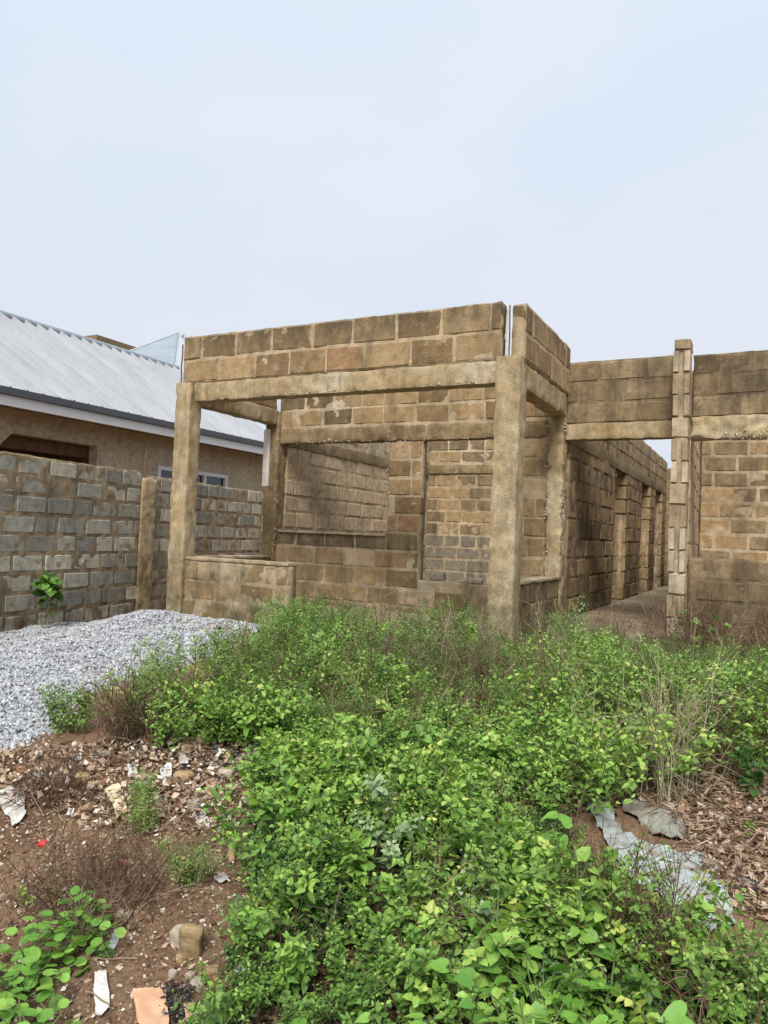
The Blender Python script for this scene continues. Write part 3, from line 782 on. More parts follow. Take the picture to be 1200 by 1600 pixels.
# soft edge by repeated averaging
w = ins.astype(float)
for _ in range(5):
    p = np.pad(w, 1, mode='edge'); w = (p[:-2, 1:-1] + p[2:, 1:-1] + p[1:-1, :-2] + p[1:-1, 2:] + p[1:-1, 1:-1]) / 5
def heap_w(X, Y):
    i = np.clip(((X + 8) / 4.4 * 89), 0, 88.999); j = np.clip((Y - 1.2) / 6.4 * 127, 0, 126.999)
    i0, j0 = i.astype(int), j.astype(int); fi, fj = i - i0, j - j0
    return (w[i0, j0] * (1 - fi) * (1 - fj) + w[i0 + 1, j0] * fi * (1 - fj) + w[i0, j0 + 1] * (1 - fi) * fj + w[i0 + 1, j0 + 1] * fi * fj)
def heap_z(X, Y):
    P = np.stack([X, Y, X * 0], -1)
    return ground_z(X, Y) + (heap_w(X, Y) - .35) * .035 + fbm(P, 1.6, 2, 77) * .018 * heap_w(X, Y)
HZ = heap_z(XX.ravel(), YY.ravel()).reshape(XX.shape)
idx = np.arange(XX.size).reshape(XX.shape)
sel = (w[:-1, :-1] > .25)
i, j = np.nonzero(sel)
F = np.stack([idx[i, j], idx[i + 1, j], idx[i + 1, j + 1], idx[i, j + 1]], -1)
gb = link('gravel', mesh_np('gravel', np.stack([XX, YY, HZ - .012], -1).reshape(-1, 3), [F], M['gravel_bed'], True), kind='stuff', label='grey crushed granite gravel heaped in front of the left column', cat='gravel')
n = 110000
px_ = rng.random(n) * 4.4 - 8; py_ = rng.random(n) * 6.4 + 1.2
hw = heap_w(px_, py_); keep = hw > .62 * rng.random(n) + .04; px_, py_ = px_[keep], py_[keep]
pz = heap_z(px_, py_)
V, F, T = pebbles(np.c_[px_, py_, pz + .004], .006, .019, 5)
go = link('gravel_stones', mesh_np('gravel_stones', V, [F], M['gravel'], tint=T), gb, kind='stuff')

# ------------------------------------------------------------------ leaf templates
def T_ovate(w=.30, fold=.10, droop=.12, tip=1.0):
    V = np.array([[0, 0, 0], [.30, w, fold], [.30, 0, 0.02], [.30, -w, fold], [.68, w * .72, fold * .7 - droop * .5], [.68, 0, -droop * .45], [.68, -w * .72, fold * .7 - droop * .5], [tip, 0, -droop]])
    F = [np.array([[0, 2, 1], [0, 3, 2], [4, 5, 7], [5, 6, 7]]), np.array([[1, 2, 5, 4], [2, 3, 6, 5]])]
    return V, F
def T_diamond(w=.28, droop=.12):
    return np.array([[0, 0, 0], [.42, w, .06], [1, 0, -droop], [.42, -w, .06]]), [np.array([[0, 2, 1], [0, 3, 2]])]
def T_round():
    V = [[0, 0, 0]]; ang = np.radians([150, 105, 62, 25, 0, -25, -62, -105, -150]); rr = [.46, .54, .55, .54, .56, .54, .55, .54, .46]
    C = np.array([.48, 0, 0])
    for a_, r_ in zip(ang, rr): V.append([C[0] + math.cos(a_) * r_, math.sin(a_) * r_, .05 * math.cos(2 * a_) + .10 * abs(math.sin(a_))])
    V.append([.5, 0, -.02]); V = np.array(V)
    F3 = [[0, 10, 1]] + [[i + 1, i, 10] if False else [i, 10, i + 1] for i in range(1, 9)] + [[9, 10, 0]]
    return V, [np.array(F3)[:, ::-1]]
def T_heart():
    pts = [[-.16, .20], [-.20, .36], [-.04, .50], [.22, .50], [.50, .36], [.78, .15]]
    V = [[0, 0, 0]] + [[p[0], p[1], .10 * abs(p[1]) / .5 - .10 * max(p[0], 0) ** 2] for p in pts] + [[1.02, 0, -.16]] + [[p[0], -p[1], .10 * abs(p[1]) / .5 - .10 * max(p[0], 0) ** 2] for p in pts[::-1]] + [[.35, 0, -.03], [.70, 0, -.08]]
    V = np.array(V); F = [[0, 14, 1]] if False else []
    ring = list(range(1, 14))          # 1..6 left, 7 tip, 8..13 right
    F3 = [[0, 1, 2], [0, 2, 3], [0, 3, 14], [14, 3, 4], [14, 4, 5], [14, 5, 15], [15, 5, 6], [15, 6, 7],
          [0, 12, 13], [0, 11, 12], [0, 14, 11], [14, 10, 11], [14, 9, 10], [14, 15, 9], [15, 8, 9], [15, 7, 8]]
    F3 = np.array(F3); return V, [F3[:, ::-1]]
OV, OVW, DI, DIN, RD, HT = T_ovate(), T_ovate(.38, .08, .18), T_diamond(), T_diamond(.16, .2), T_round(), T_heart()

def put_leaves(tm, pos, d, up, size, wid=1.0, tint=.5):
    V0, F0 = tm; n = len(pos)
    pos, d, up = np.asarray(pos, float), np.asarray(d, float), np.asarray(up, float)
    d = d / (np.linalg.norm(d, axis=1, keepdims=True) + 1e-9)
    y = np.cross(up, d); y /= np.linalg.norm(y, axis=1, keepdims=True) + 1e-9
    z = np.cross(d, y)
    size = np.broadcast_to(np.asarray(size, float), (n,))[:, None, None]; wid = np.broadcast_to(np.asarray(wid, float), (n,))[:, None, None]
    V = pos[:, None] + size * (V0[None, :, 0:1] * d[:, None] + wid * V0[None, :, 1:2] * y[:, None] + V0[None, :, 2:3] * z[:, None])
    F = [(f[None] + (np.arange(n) * len(V0))[:, None, None]).reshape(-1, f.shape[1]) for f in F0]
    T = np.repeat(np.broadcast_to(np.asarray(tint, float), (n,)), len(V0))
    return V.reshape(-1, 3), F, T

def stem_path(r, base, h, lean, n=5, wob=.06):
    a_ = r.random() * 2 * math.pi; P = [np.array(base, float)]
    d = np.array([math.cos(a_) * lean, math.sin(a_) * lean, 1.0]); d /= np.linalg.norm(d)
    for _ in range(n):
        P.append(P[-1] + d * h / n); d = d + r.normal(size=3) * wob + np.array([0, 0, .04]); d /= np.linalg.norm(d)
    return np.array(P)

def make_weed(seed, h=.35, leaf=.03, tm=OV, branches=6, per=8, lean=.25, wid=1.0, base_t=.5, spread=.6, whorl=2, stem_r=.002, tipbright=.25, stems=1, flat=.5, low=.12):
    """upright weed: stem, side shoots, paired leaves growing smaller towards the tips"""
    r = np.random.default_rng(seed); A_leaf, A_stem = Acc(), Acc()
    pos, dr, up, sz, tn = [], [], [], [], []
    def shoot(P, n, l0, bt):
        m_ = len(P) - 1
        ph = r.random() * 6.28
        for i in range(n):
            u = (i + .8) / n * m_; k = min(int(u), m_ - 1); p = P[k] + (P[k + 1] - P[k]) * (u - k); ax = P[k + 1] - P[k]; ax = ax / np.linalg.norm(ax)
            ph += 1.57 + r.normal() * .3
            for q in range(whorl):
                a_ = ph + q * 2 * math.pi / whorl + r.normal() * .25
                ref = np.array([math.cos(a_), math.sin(a_), 0]); side = ref - ax * (ref @ ax); side /= np.linalg.norm(side) + 1e-9
                dd = side + ax * r.uniform(.1, .6); dd[2] += r.normal() * .22; dd /= np.linalg.norm(dd)
                uu = np.array([0, 0, 1.0]) * flat + ax * .5 + r.normal(size=3) * .28
                f = (1 - .5 * (i / max(1, n - 1)) ** 2) * r.uniform(.7, 1.2)
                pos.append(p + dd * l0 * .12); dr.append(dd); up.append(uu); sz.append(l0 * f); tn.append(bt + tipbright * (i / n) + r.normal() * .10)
    for s in range(stems):
        b = np.array([0, 0, -.02]) if stems == 1 else np.array([r.normal() * .03, r.normal() * .03, -.02])
        P = stem_path(r, b, h * r.uniform(.8, 1.1), lean, 6); V, F = tube(P, np.linspace(stem_r * 1.3, stem_r * .5, len(P)), 3); A_stem.add(V, F, .5)
        shoot(P[1:], per, leaf, base_t + .05)
        for k in range(branches):
            u = low + (1 - low) * (k + r.random()) / (branches + .5); i = min(int(u * 6), 5); p = P[i] + (P[i + 1] - P[i]) * (u * 6 - i)
            a_ = r.random() * 6.28; L = h * spread * r.uniform(.5, 1) * (1 - .55 * u)
            Q = [p]; d = np.array([math.cos(a_), math.sin(a_), r.uniform(.3, .9)]); d /= np.linalg.norm(d)
            for _ in range(4): Q.append(Q[-1] + d * L / 4); d = d + np.array([0, 0, .16]) + r.normal(size=3) * .08; d /= np.linalg.norm(d)
            Q = np.array(Q); V, F = tube(Q, np.linspace(stem_r * .8, stem_r * .4, 5), 3); A_stem.add(V, F, .5)
            shoot(Q, max(3, int(per * .7)), leaf * r.uniform(.75, 1.05), base_t + r.normal() * .06)
    V, F, T = put_leaves(tm, pos, dr, up, sz, wid, np.clip(tn, 0, 1)); A_leaf.add(V, F, T)
    return A_leaf.arrays(), A_stem.arrays()

def merge_instances(protos, places, which):
    """places: (n,6) x y z rot scale tint-shift"""
    A = Acc()
    for k, (V, F, T) in enumerate(protos):
        for (x, y, z, ro, sc, dt, tx, ty) in places[which == k]:
            c, s = math.cos(ro), math.sin(ro)
            W = np.empty_like(V); W[:, 0] = V[:, 0] * c - V[:, 1] * s; W[:, 1] = V[:, 0] * s + V[:, 1] * c; W[:, 2] = V[:, 2]
            W *= sc; W[:, 0] += tx * W[:, 2]; W[:, 1] += ty * W[:, 2]
            W += (x, y, z); A.add(W, F, np.clip(T + dt, 0, 1))
    return A.arrays()

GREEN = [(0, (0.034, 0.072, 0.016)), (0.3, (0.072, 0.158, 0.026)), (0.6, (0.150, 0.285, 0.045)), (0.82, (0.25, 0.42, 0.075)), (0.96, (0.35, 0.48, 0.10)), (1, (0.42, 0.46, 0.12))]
FINE = [(0, (0.05, 0.088, 0.024)), (0.3, (0.095, 0.172, 0.036)), (0.6, (0.155, 0.275, 0.052)), (0.85, (0.235, 0.38, 0.085)), (1, (0.35, 0.44, 0.15))]
GREYG = [(0, (0.07, 0.11, 0.05)), (0.5, (0.16, 0.24, 0.10)), (1, (0.31, 0.39, 0.22))]
BLUEG = [(0, (0.022, 0.055, 0.016)), (0.5, (0.055, 0.135, 0.032)), (1, (0.14, 0.28, 0.07))]
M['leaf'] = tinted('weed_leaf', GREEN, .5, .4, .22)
M['leaf_fine'] = tinted('fine_weed_leaf', FINE, .55, .35, .22)
M['leaf_greygreen'] = tinted('greygreen_leaf', GREYG, .6, .35, .15)
M['leaf_dark'] = tinted('dark_leaf', BLUEG, .4, .5, .15)
M['leaf_obj'] = tinted('broad_leaf', [(0, (0.10, 0.24, 0.035)), (0.5, (0.17, 0.36, 0.055)), (1, (0.27, 0.46, 0.085))], .48, .4, .25, use_obj=True, var=.12)
M['stem'] = simple('green_stem', (0.11, 0.15, 0.05), .7, .3, 30)
M['stem_brown'] = simple('brown_stem', (0.10, 0.065, 0.04), .85, .4, 30)
M['twig'] = tinted('dry_twig', [(0, (0.06, 0.035, 0.022)), (0.5, (0.15, 0.095, 0.06)), (1, (0.33, 0.25, 0.17))], .9, .15)
M['straw'] = tinted('dry_straw', [(0, (0.18, 0.14, 0.08)), (0.5, (0.33, 0.28, 0.16)), (1, (0.50, 0.45, 0.30))], .8, .2, .1)
M['litter'] = tinted('dry_leaf_litter', [(0, (0.06, 0.035, 0.022)), (0.3, (0.19, 0.115, 0.07)), (0.6, (0.36, 0.25, 0.165)), (0.85, (0.52, 0.42, 0.32)), (1, (0.68, 0.64, 0.57))], .9, .15)
M['ash'] = tinted('burnt_residue', [(0, (0.015, 0.013, 0.012)), (0.7, (0.05, 0.045, 0.04)), (1, (0.30, 0.29, 0.28))], .9, .2)

def scatter(polygon, n, hmin, hmax, seed, tilt=.25, tsd=.07, avoid=None, hscale=None, gaps=None, holes=()):
    r = np.random.default_rng(seed); P = np.asarray(polygon)[:, :2]; lo, hi = P.min(0), P.max(0)
    x = lo[0] + (hi[0] - lo[0]) * r.random(n * 6); y = lo[1] + (hi[1] - lo[1]) * r.random(n * 6)
    k = in_poly(x, y, P)
    for av in (avoid or []): k &= ~in_poly(x, y, av)
    for (hx, hy, hr) in holes: k &= np.hypot(x - hx, y - hy) > hr * (.8 + .4 * r.random(len(x)))
    x, y = x[k][:n], y[k][:n]; m_ = len(x)
    Q = np.stack([x, y, x * 0], -1)
    patch = fbm(Q, 1.7, 3, seed)
    sc = (hmin + (hmax - hmin) * r.random(m_)) * np.clip(1 + .5 * patch, .35, 1.38)
    if gaps: 
        kp = fbm(Q, 2.6, 2, seed + 50) > gaps
        sc = np.where(kp, sc, sc * .45)
    if hscale is not None: sc = sc * hscale(x, y)
    return np.c_[x, y, ground_z(x, y), r.random(m_) * 6.28, sc, patch * .14 + r.normal(size=m_) * tsd, r.normal(size=m_) * tilt, r.normal(size=m_) * tilt]

def weed_mass(name, label, cat, leaf_mat, stem_mat, protos, places, seed):
    r = np.random.default_rng(seed); which = r.integers(0, len(protos), len(places))
    V, F, T = merge_instances([p[0] for p in protos], places, which)
    o = link(name, mesh_np(name, V, F, M[leaf_mat], tint=T), kind='stuff', label=label, cat=cat)
    V, F, T = merge_instances([p[1] for p in protos], places, which)
    link('stems', mesh_np('stems', V, F, M[stem_mat], tint=T), o, kind='stuff')
    return o

# ------------------------------------------------------------------ the weeds
def W2(*pts): return np.array([G(*p)[:2] for p in pts])
BACK = np.array([(2.6, 7.2), (-.2, 7.35), (-1.7, 7.2), (-1.75, 6.0), (-2.3, 5.95), (-3.3, 6.05), (-4.15, 5.9)])
mid_front = W2((455, 1000), (380, 1050), (290, 1100), (205, 1140), (180, 1158), (240, 1185), (430, 1200), (620, 1240), (860, 1300), (930, 1285), (975, 1262), (1060, 1235), (1200, 1222), (1500, 1222))
MID = np.concatenate([mid_front, BACK])
fine = [make_weed(200 + s, h=.40, leaf=.027, tm=DI, branches=9, per=9, spread=.6, stem_r=.0018, lean=.3, base_t=.42, wid=1.15, low=.22, tipbright=.3) for s in range(8)]
HS = lambda x, y: (1 - .38 * sstep(x, -2.2, -.8) * sstep(y, 4.6, 6.2)) * (1 - .16 * sstep(y, 4.6, 5.6))
PM = scatter(MID, 3000, .60, 1.08, 21, hscale=HS, gaps=-.55)
sp = fbm(np.c_[PM[:, 0], PM[:, 1], PM[:, 0] * 0], 1.1, 2, 91) + rng.normal(size=len(PM)) * .25 - .25 * sstep(PM[:, 1], 4.0, 5.5) + .1
weed_mass('weed_thicket', 'dense waist of fine leaved green weeds between the rubbish and the porch', 'weeds', 'leaf_fine', 'stem', fine, PM[sp < .12], 22)
mids = [make_weed(250 + s_, h=.38, leaf=.040, tm=OV, branches=7, per=7, spread=.7, stem_r=.002, lean=.3, base_t=.5, low=.2, tipbright=.35) for s_ in range(5)]
weed_mass('broader_leaved_weeds', 'patches of broader leaved brighter weeds inside the thicket', 'weeds', 'leaf', 'stem', mids, PM[(sp >= .12)], 26)
# light tips and seed stalks above the thicket
thin = [make_weed(230 + s, h=.55, leaf=.016, tm=DIN, branches=7, per=6, spread=.45, stem_r=.0017, lean=.35, base_t=.6, low=.45, tipbright=.4) for s in range(4)]
weed_mass('tall_weeds', 'thin taller stalks with small narrow leaves rising out of the weed thicket', 'weeds', 'leaf_greygreen', 'stem_brown', thin, scatter(np.concatenate([W2((480, 1010), (420, 1120), (700, 1160), (1200, 1170), (1450, 1170)), BACK[:5]]), 620, .55, 1.0, 23, hscale=HS), 24)

BL = [
 ('round', G(40, 1560), 120, .042, .18, .23, 'round leaved green creeper filling the bottom left corner'),
 ('round', G(125, 1485), 75, .038, .20, .15, 'round leaved sprig left of the white plastic strip'),
 ('round', G(40, 1690), 80, .044, .20, .2, 'round leaved plant cut by the bottom left edge of the picture'),
 ('heart', G(775, 1500), 10, .095, .34, .10, 'pair of large heart shaped leaves above the weeds'),
 ('heart', G(850, 1620), 60, .052, .28, .20, 'heart leaved plant in the lower middle of the weeds'),
 ('heart', G(725, 1680), 60, .048, .26, .20, 'bright heart leaved plant below the grey green rosette'),
 ('heart', G(840, 1760), 34, .065, .27, .20, 'bright heart leaved plant at the bottom edge left of centre right'),
 ('round', G(465, 1740), 50, .055, .22, .20, 'large round leaved plant at the bottom edge beside bare soil'),
 ('heart', G(930, 1640), 34, .060, .25, .18, 'heart leaved vine under the dark twiggy shrub'),
 ('heart', G(1040, 1740), 36, .06, .24, .22, 'big dull heart leaves at the bottom right'),
 ('heart', G(1135, 1600), 34, .055, .17, .20, 'heart leaved vine over the end of the white plastic sheet'),
 ('heart', G(850, 1370), 10, .07, .30, .14, 'single large leaves standing over the small weeds in the middle'),
 ('heart', G(820, 1260), 10, .065, .28, .14, 'broad pale leaves at the back of the foreground weeds'),
 ('heart', G(1200, 1740), 34, .05, .30, .22, 'yellow green leafy plant in the bottom right corner'),
 ('heart', G(640, 1760), 44, .045, .26, .16, 'heart leaved sprig at the bottom edge in the middle'),
 ('heart', G(790, 1580), 22, .055, .30, .13, 'heart leaved shoots right of the grey green rosette'),
]
HOLES = [(b[1][0], b[1][1], b[5] * (.75 if b[3] < .09 else .4)) for b in BL if b[4] > .2]
HOLES += [(*G(600, 1395)[:2], .10), (*G(775, 1540)[:2], .10)]
FORE = W2((425, 1195), (415, 1300), (395, 1380), (370, 1470), (345, 1560), (300, 1700), (250, 1900), (700, 2100), (1200, 2100), (1500, 1900), (1400, 1620), (1215, 1550), (1135, 1545), (1045, 1500), (955, 1420), (900, 1330), (880, 1270), (850, 1200), (620, 1180))
ov = [make_weed(300 + s, h=.27, leaf=.038, tm=OV, branches=6, per=6, spread=.75, stem_r=.0024, lean=.35, base_t=.45, low=.2, tipbright=.3) for s in range(6)]
small = [make_weed(320 + s, h=.24, leaf=.024, tm=OV, branches=8, per=7, spread=.8, stem_r=.0018, lean=.4, base_t=.45, low=.2, tipbright=.3, wid=1.1) for s in range(5)]
PF = scatter(FORE, 720, .65, 1.15, 31, holes=HOLES, gaps=-.6)
d0 = np.hypot(PF[:, 0], PF[:, 1]); PF = PF[d0 > 1.55]
u_ = PF[:, 0] * Rh[0] + PF[:, 1] * Rh[1]; t_ = PF[:, 0] * Fh[0] + PF[:, 1] * Fh[1]
PF = PF[~((np.abs(u_ - .02) < .075) & (np.abs(t_ - 2.50) < .12))]
rr_ = rng.random(len(PF)); u_ = PF[:, 0] * Rh[0] + PF[:, 1] * Rh[1]
sel = rr_ < np.clip(.62 - u_ * .4, .25, .8)
bigsel = rng.random(len(PF)) < .16 + .12 * (u_ > .2)
big = [make_weed(360 + s, h=.24, leaf=.040, tm=OVW, branches=7, per=6, spread=.65, stem_r=.0028, lean=.3, base_t=.55, low=.25, tipbright=.3) for s in range(4)]
weed_mass('larger_leaved_weeds', 'larger leaved bright weeds scattered through the foreground growth', 'weeds', 'leaf', 'stem', big, PF[bigsel], 39)
sel = sel & ~bigsel; nsel = ~sel & ~bigsel
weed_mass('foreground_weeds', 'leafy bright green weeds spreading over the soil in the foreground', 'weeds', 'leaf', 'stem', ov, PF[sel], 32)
weed_mass('small_leaved_weeds', 'small leaved green weeds mixed into the foreground growth', 'weeds', 'leaf_fine', 'stem', small, PF[nsel], 33)
P2 = scatter(FORE, 620, .8, 1.2, 35); P2 = P2[np.hypot(P2[:, 0], P2[:, 1]) > 2.2]
weed_mass('creeping_weeds', 'low creeping undergrowth covering the soil below the taller weeds', 'weeds', 'leaf_dark', 'stem',
          [make_weed(340 + s, h=.15, leaf=.028, tm=OV, branches=6, per=5, spread=1.2, stem_r=.0018, lean=.8, base_t=.35, low=.1) for s in range(4)], P2, 36)
# strip of low weeds at the foot of the building and right edge
FOOT = np.array([(-4.3, 6.0), (-4.25, 6.6), (-2.25, 6.7), (-2.2, 6.05)])
weed_mass('grass_tufts', 'thin green growth in the porch entrance between parapet and column', 'weeds', 'leaf_fine', 'stem', fine[:3], scatter(FOOT, 60, .35, .75, 37), 38)

def plant(name, label, cat, at, proto, leaf_mat, stem_mat, scale=1.0, rot=0.0, z=None, group=None, dt=0.0):
    """one plant, its own object: leaves plus stem part"""
    (V, F, T), (V2, F2, T2) = proto
    x, y = at[0], at[1]; zz = float(ground_z(x, y)) if z is None else z
    root = link(name, None, loc=(x, y, zz), label=label, cat=cat, rotz=rot, group=group); root.scale = (scale,) * 3
    link('foliage', mesh_np('foliage', V, F, M[leaf_mat], tint=np.clip(T + dt, 0, 1)), root, kind='stuff')
    link('stem', mesh_np('stem', V2, F2, M[stem_mat], tint=T2), root)
    return root

# plants one can tell apart
plant('leafy_seedling', 'small dark green broad leaved seedling against the grey boundary wall', 'plant', (-7.22, 5.75), make_weed(401, h=.46, leaf=.15, tm=OVW, branches=7, per=7, spread=.5, stem_r=.006, lean=.05, base_t=.55, low=.62, tipbright=.3), 'leaf', 'stem', 1.15, .5, dt=-.22, z=-.25)
plant('green_bush', 'low bright green bush at the near edge of the gravel', 'bush', G(100, 1145), make_weed(402, h=.24, leaf=.026, tm=OV, branches=14, per=9, spread=.95, stems=6, lean=.6, base_t=.5), 'leaf_fine', 'stem', 1.25)
plant('yellow_green_weed', 'yellow green weed tuft beside the dead brush on the gravel edge', 'weed', G(225, 1085), make_weed(403, h=.34, leaf=.03, tm=OV, branches=8, per=8, base_t=.85, stems=4), 'leaf_fine', 'stem', 1.15)
plant('feathery_weed', 'feathery light green weed standing alone on the rubbish heap', 'weed', G(222, 1310), make_weed(404, h=.30, leaf=.020, tm=DIN, branches=18, per=11, spread=.55, stems=4, base_t=.8, lean=.25), 'leaf_fine', 'stem')
plant('feathery_weed', 'pale feathery weed below the dry brush on bare red soil', 'weed', G(290, 1385), make_weed(405, h=.20, leaf=.018, tm=DIN, branches=18, per=9, spread=.9, stems=5, base_t=.85, lean=.7), 'leaf_fine', 'stem')
plant('feathery_weed', 'pale green weed among the scraps right of the feathery weed', 'weed', G(345, 1300), make_weed(406, h=.10, leaf=.02, tm=OV, branches=5, per=5, spread=.9, base_t=.7), 'leaf_greygreen', 'stem')
plant('small_weed', 'little yellow green weed on bare soil above the round leaved patch', 'weed', G(35, 1415), make_weed(407, h=.09, leaf=.03, tm=OV, branches=5, per=4, spread=.9, base_t=.85), 'leaf', 'stem')
plant('grey_green_plant', 'grey green plant with pale tips in the middle of the foreground weeds', 'plant', G(600, 1395), make_weed(408, h=.42, leaf=.042, tm=OVW, branches=12, per=10, spread=.65, base_t=.6, lean=.15, tipbright=.4), 'leaf_greygreen', 'stem')
plant('grey_green_plant', 'grey green rosette plant next to the dark bare hollow', 'plant', G(775, 1540), make_weed(409, h=.36, leaf=.036, tm=OVW, branches=14, per=9, spread=.8, base_t=.65, lean=.3, tipbright=.35), 'leaf_greygreen', 'stem')
plant('grey_green_shrub', 'silvery small leaved shrub against the corner of the corridor wall', 'shrub', (-1.62, 7.25), make_weed(410, h=.50, leaf=.045, tm=OVW, branches=10, per=7, spread=.5, base_t=.45, stem_r=.004), 'leaf_greygreen', 'stem_brown')
plant('leafy_weed', 'bright pointed leaved weed at the left edge of the foreground growth', 'weed', G(440, 1560), make_weed(411, h=.30, leaf=.045, tm=OV, branches=9, per=8, spread=.7, base_t=.6), 'leaf', 'stem')
plant('yellow_green_weed', 'yellow tipped weed above the bare rubbish in the middle', 'weed', G(455, 1290), make_weed(412, h=.25, leaf=.028, tm=OV, branches=9, per=8, spread=.8, base_t=.85, stems=2), 'leaf', 'stem')
plant('dark_leaved_weed', 'dark green glossy weed at the right edge of the thicket', 'weed', G(1185, 1250), make_weed(413, h=.30, leaf=.06, tm=OVW, branches=8, per=6, base_t=.55), 'leaf_dark', 'stem')
plant('small_weed', 'tiny green weed on the leaf litter right of the plastic sheets', 'weed', G(1172, 1305), make_weed(414, h=.07, leaf=.035, tm=OV, branches=4, per=4, spread=.9, base_t=.55), 'leaf', 'stem')
for k, (px, py, t) in enumerate(((640, 1620, .65), (900, 1640, .5), (1010, 1620, .35))):
    plant('leafy_weed', ['light leaved weed below the dark bare hollow', 'mid green weed at the foot of the round leaved plants', 'dark leaved weed under the thorny twigs'][k], 'weed', G(px, py), make_weed(420 + k, h=.24, leaf=.04, tm=OVW, branches=8, per=6, spread=.8, base_t=t), 'leaf', 'stem')

# broad leaved plants: every leaf its own part
_lm = {}
def leaf_mesh(kind, mat='leaf_obj'):
    if (kind, mat) not in _lm:
        V, F = {'round': RD, 'heart': HT, 'ovate': OVW}[kind]
        _lm[(kind, mat)] = mesh_np('leaf', V, F, M[mat], True)
    return _lm[(kind, mat)]
def leafy_plant(name, label, cat, at, kind, nleaf, size, h, spread, seed, stem_mat='stem', z=None, mat='leaf_obj', group=None):
    r = np.random.default_rng(seed); x, y = at[0], at[1]; zz = float(ground_z(x, y)) if z is None else z
    root = link(name, None, loc=(x, y, zz), label=label, cat=cat, group=group); A = Acc()
    ns = max(2, nleaf // 5); k = 0
    for s in range(ns):
        a_ = s * 2.4 + r.random(); L = spread * math.sqrt((s + .5) / ns)
        tip = np.array([math.cos(a_) * L, math.sin(a_) * L, h * r.uniform(.6, 1.1) * (1 - .35 * (L / spread) ** 2)])
        mid = tip * np.array([.45, .45, .75]) + r.normal(size=3) * .01
        P = np.array([(0, 0, -.02), mid * .5, mid, tip * .75 + mid * .25, tip]); V, F = tube(P, np.linspace(.0035, .0015, 5), 4); A.add(V, F)
        m_ = nleaf // ns
        for q in range(m_):
            an = q * 2.4 + r.random() * .6; el = r.uniform(.0, .35); d = Vector((math.cos(an), math.sin(an), el)).normalized()
            base = Vector(tip * (1 - .10 * (m_ - 1 - q))) + Vector((0, 0, -.012 * (m_ - q)))
            pet = base + d * size * r.uniform(.15, .55)
            V, F = tube([tuple(base), tuple(pet)], .0012, 3); A.add(V, F)
            up = (Vector((0, 0, 1)) + Vector(r.normal(size=3) * .38)).normalized()
            dd = (d + Vector((0, 0, -r.uniform(.1, .5)))).normalized(); yv = up.cross(dd).normalized(); zv = dd.cross(yv)
            sz = size * r.uniform(.65, 1.2)
            o = bpy.data.objects.new('leaf', leaf_mesh(kind, mat)); COL.objects.link(o); o.parent = root
            Mx = Matrix((dd, yv, zv)).transposed().to_4x4(); Mx = Matrix.Translation(pet) @ Mx @ Matrix.Diagonal((sz, sz * r.uniform(.85, 1.1), sz, 1))
            o.matrix_local = Mx
    link('stem', A.mesh('stem', M[stem_mat]), root)
    return root
for k, (kd, at, n_, sz, h_, sp, lb) in enumerate(BL):
    leafy_plant('broad_leaved_plant', lb, 'plant', at, kd, n_, sz, h_, sp, 500 + k)
# climbing vine at the right facade
vine = leafy_plant('climbing_vine', 'bright heart leaved vine climbing in front of the dark sill wall', 'vine', (-.42, 7.0), 'heart', 14, .11, .55, .22, 530)

# dry brush and twigs
def brush(seed, n, h, spread, r0=.003, twigs=3, lean=.8, tm=.4):
    r = np.random.default_rng(seed); A = Acc()
    for s in range(n):
        a_ = r.random() * 6.28; d = np.array([math.cos(a_) * lean * r.random(), math.sin(a_) * lean * r.random(), 1.0]); d /= np.linalg.norm(d)
        P = [np.array([r.normal() * spread * .25, r.normal() * spread * .25, -.02])]; L = h * r.uniform(.5, 1.15)
        for _ in range(5): P.append(P[-1] + d * L / 5); d = d + r.normal(size=3) * .18; d /= np.linalg.norm(d)
        P = np.array(P); t0 = np.clip(tm + r.normal() * .25, 0, 1); V, F = tube(P, np.linspace(r0, r0 * .35, 6), 4); A.add(V, F, t0)
        for q in range(twigs):
            k = r.integers(1, 5); d2 = d + r.normal(size=3) * .8; d2 /= np.linalg.norm(d2)
            Q = [P[k]]
            for _ in range(3): Q.append(Q[-1] + d2 * L * .13 * r.uniform(.6, 1.3)); d2 = d2 + r.normal(size=3) * .3; d2 /= np.linalg.norm(d2)
            V, F = tube(Q, np.linspace(r0 * .55, r0 * .25, 4), 3); A.add(V, F, t0)
    return A
def twiggy(name, label, cat, at, A, mat='twig', z=None):
    x, y = at[0], at[1]; zz = float(ground_z(x, y)) if z is None else z
    V, F, T = A.arrays()
    return link(name, mesh_np(name, V, F, M[mat], tint=T), loc=(x, y, zz), label=label, cat=cat)
twiggy('dead_brush', 'brown dead brush standing between gravel and weed thicket', 'dead bush', G(215, 1168), brush(601, 150, .46, .38, .0028, 5, .7, .35))
twiggy('dead_branch', 'bare forked branch leaning out of the dead brush', 'branch', G(262, 1175), brush(602, 5, .6, .1, .006, 3, .7, .45))
twiggy('dead_brush', 'tangled dry brown brush on the soil left of the feathery weed', 'dead bush', G(150, 1400), brush(603, 170, .30, .6, .0022, 5, 1.6, .35))
twiggy('dead_brush', 'dark dry twigs lying at the left end of the rubbish ridge', 'dead bush', G(85, 1240), brush(604, 130, .22, .34, .002, 5, 2.2, .25))
twiggy('dead_branch', 'long dry sticks lying over the tangled brush on the soil', 'branch', G(200, 1420), brush(615, 12, .42, .25, .0034, 4, 3.0, .6))
twiggy('dead_stalk', 'reddish brown dead stalk standing in the weed thicket', 'dead plant', G(712, 1150), brush(605, 26, .42, .16, .0045, 5, .45, .2))
twiggy('dead_stalk', 'dark bare twigs in the thicket in front of the right column', 'dead plant', G(735, 1090), brush(606, 40, .5, .3, .0024, 5, .6, .35))
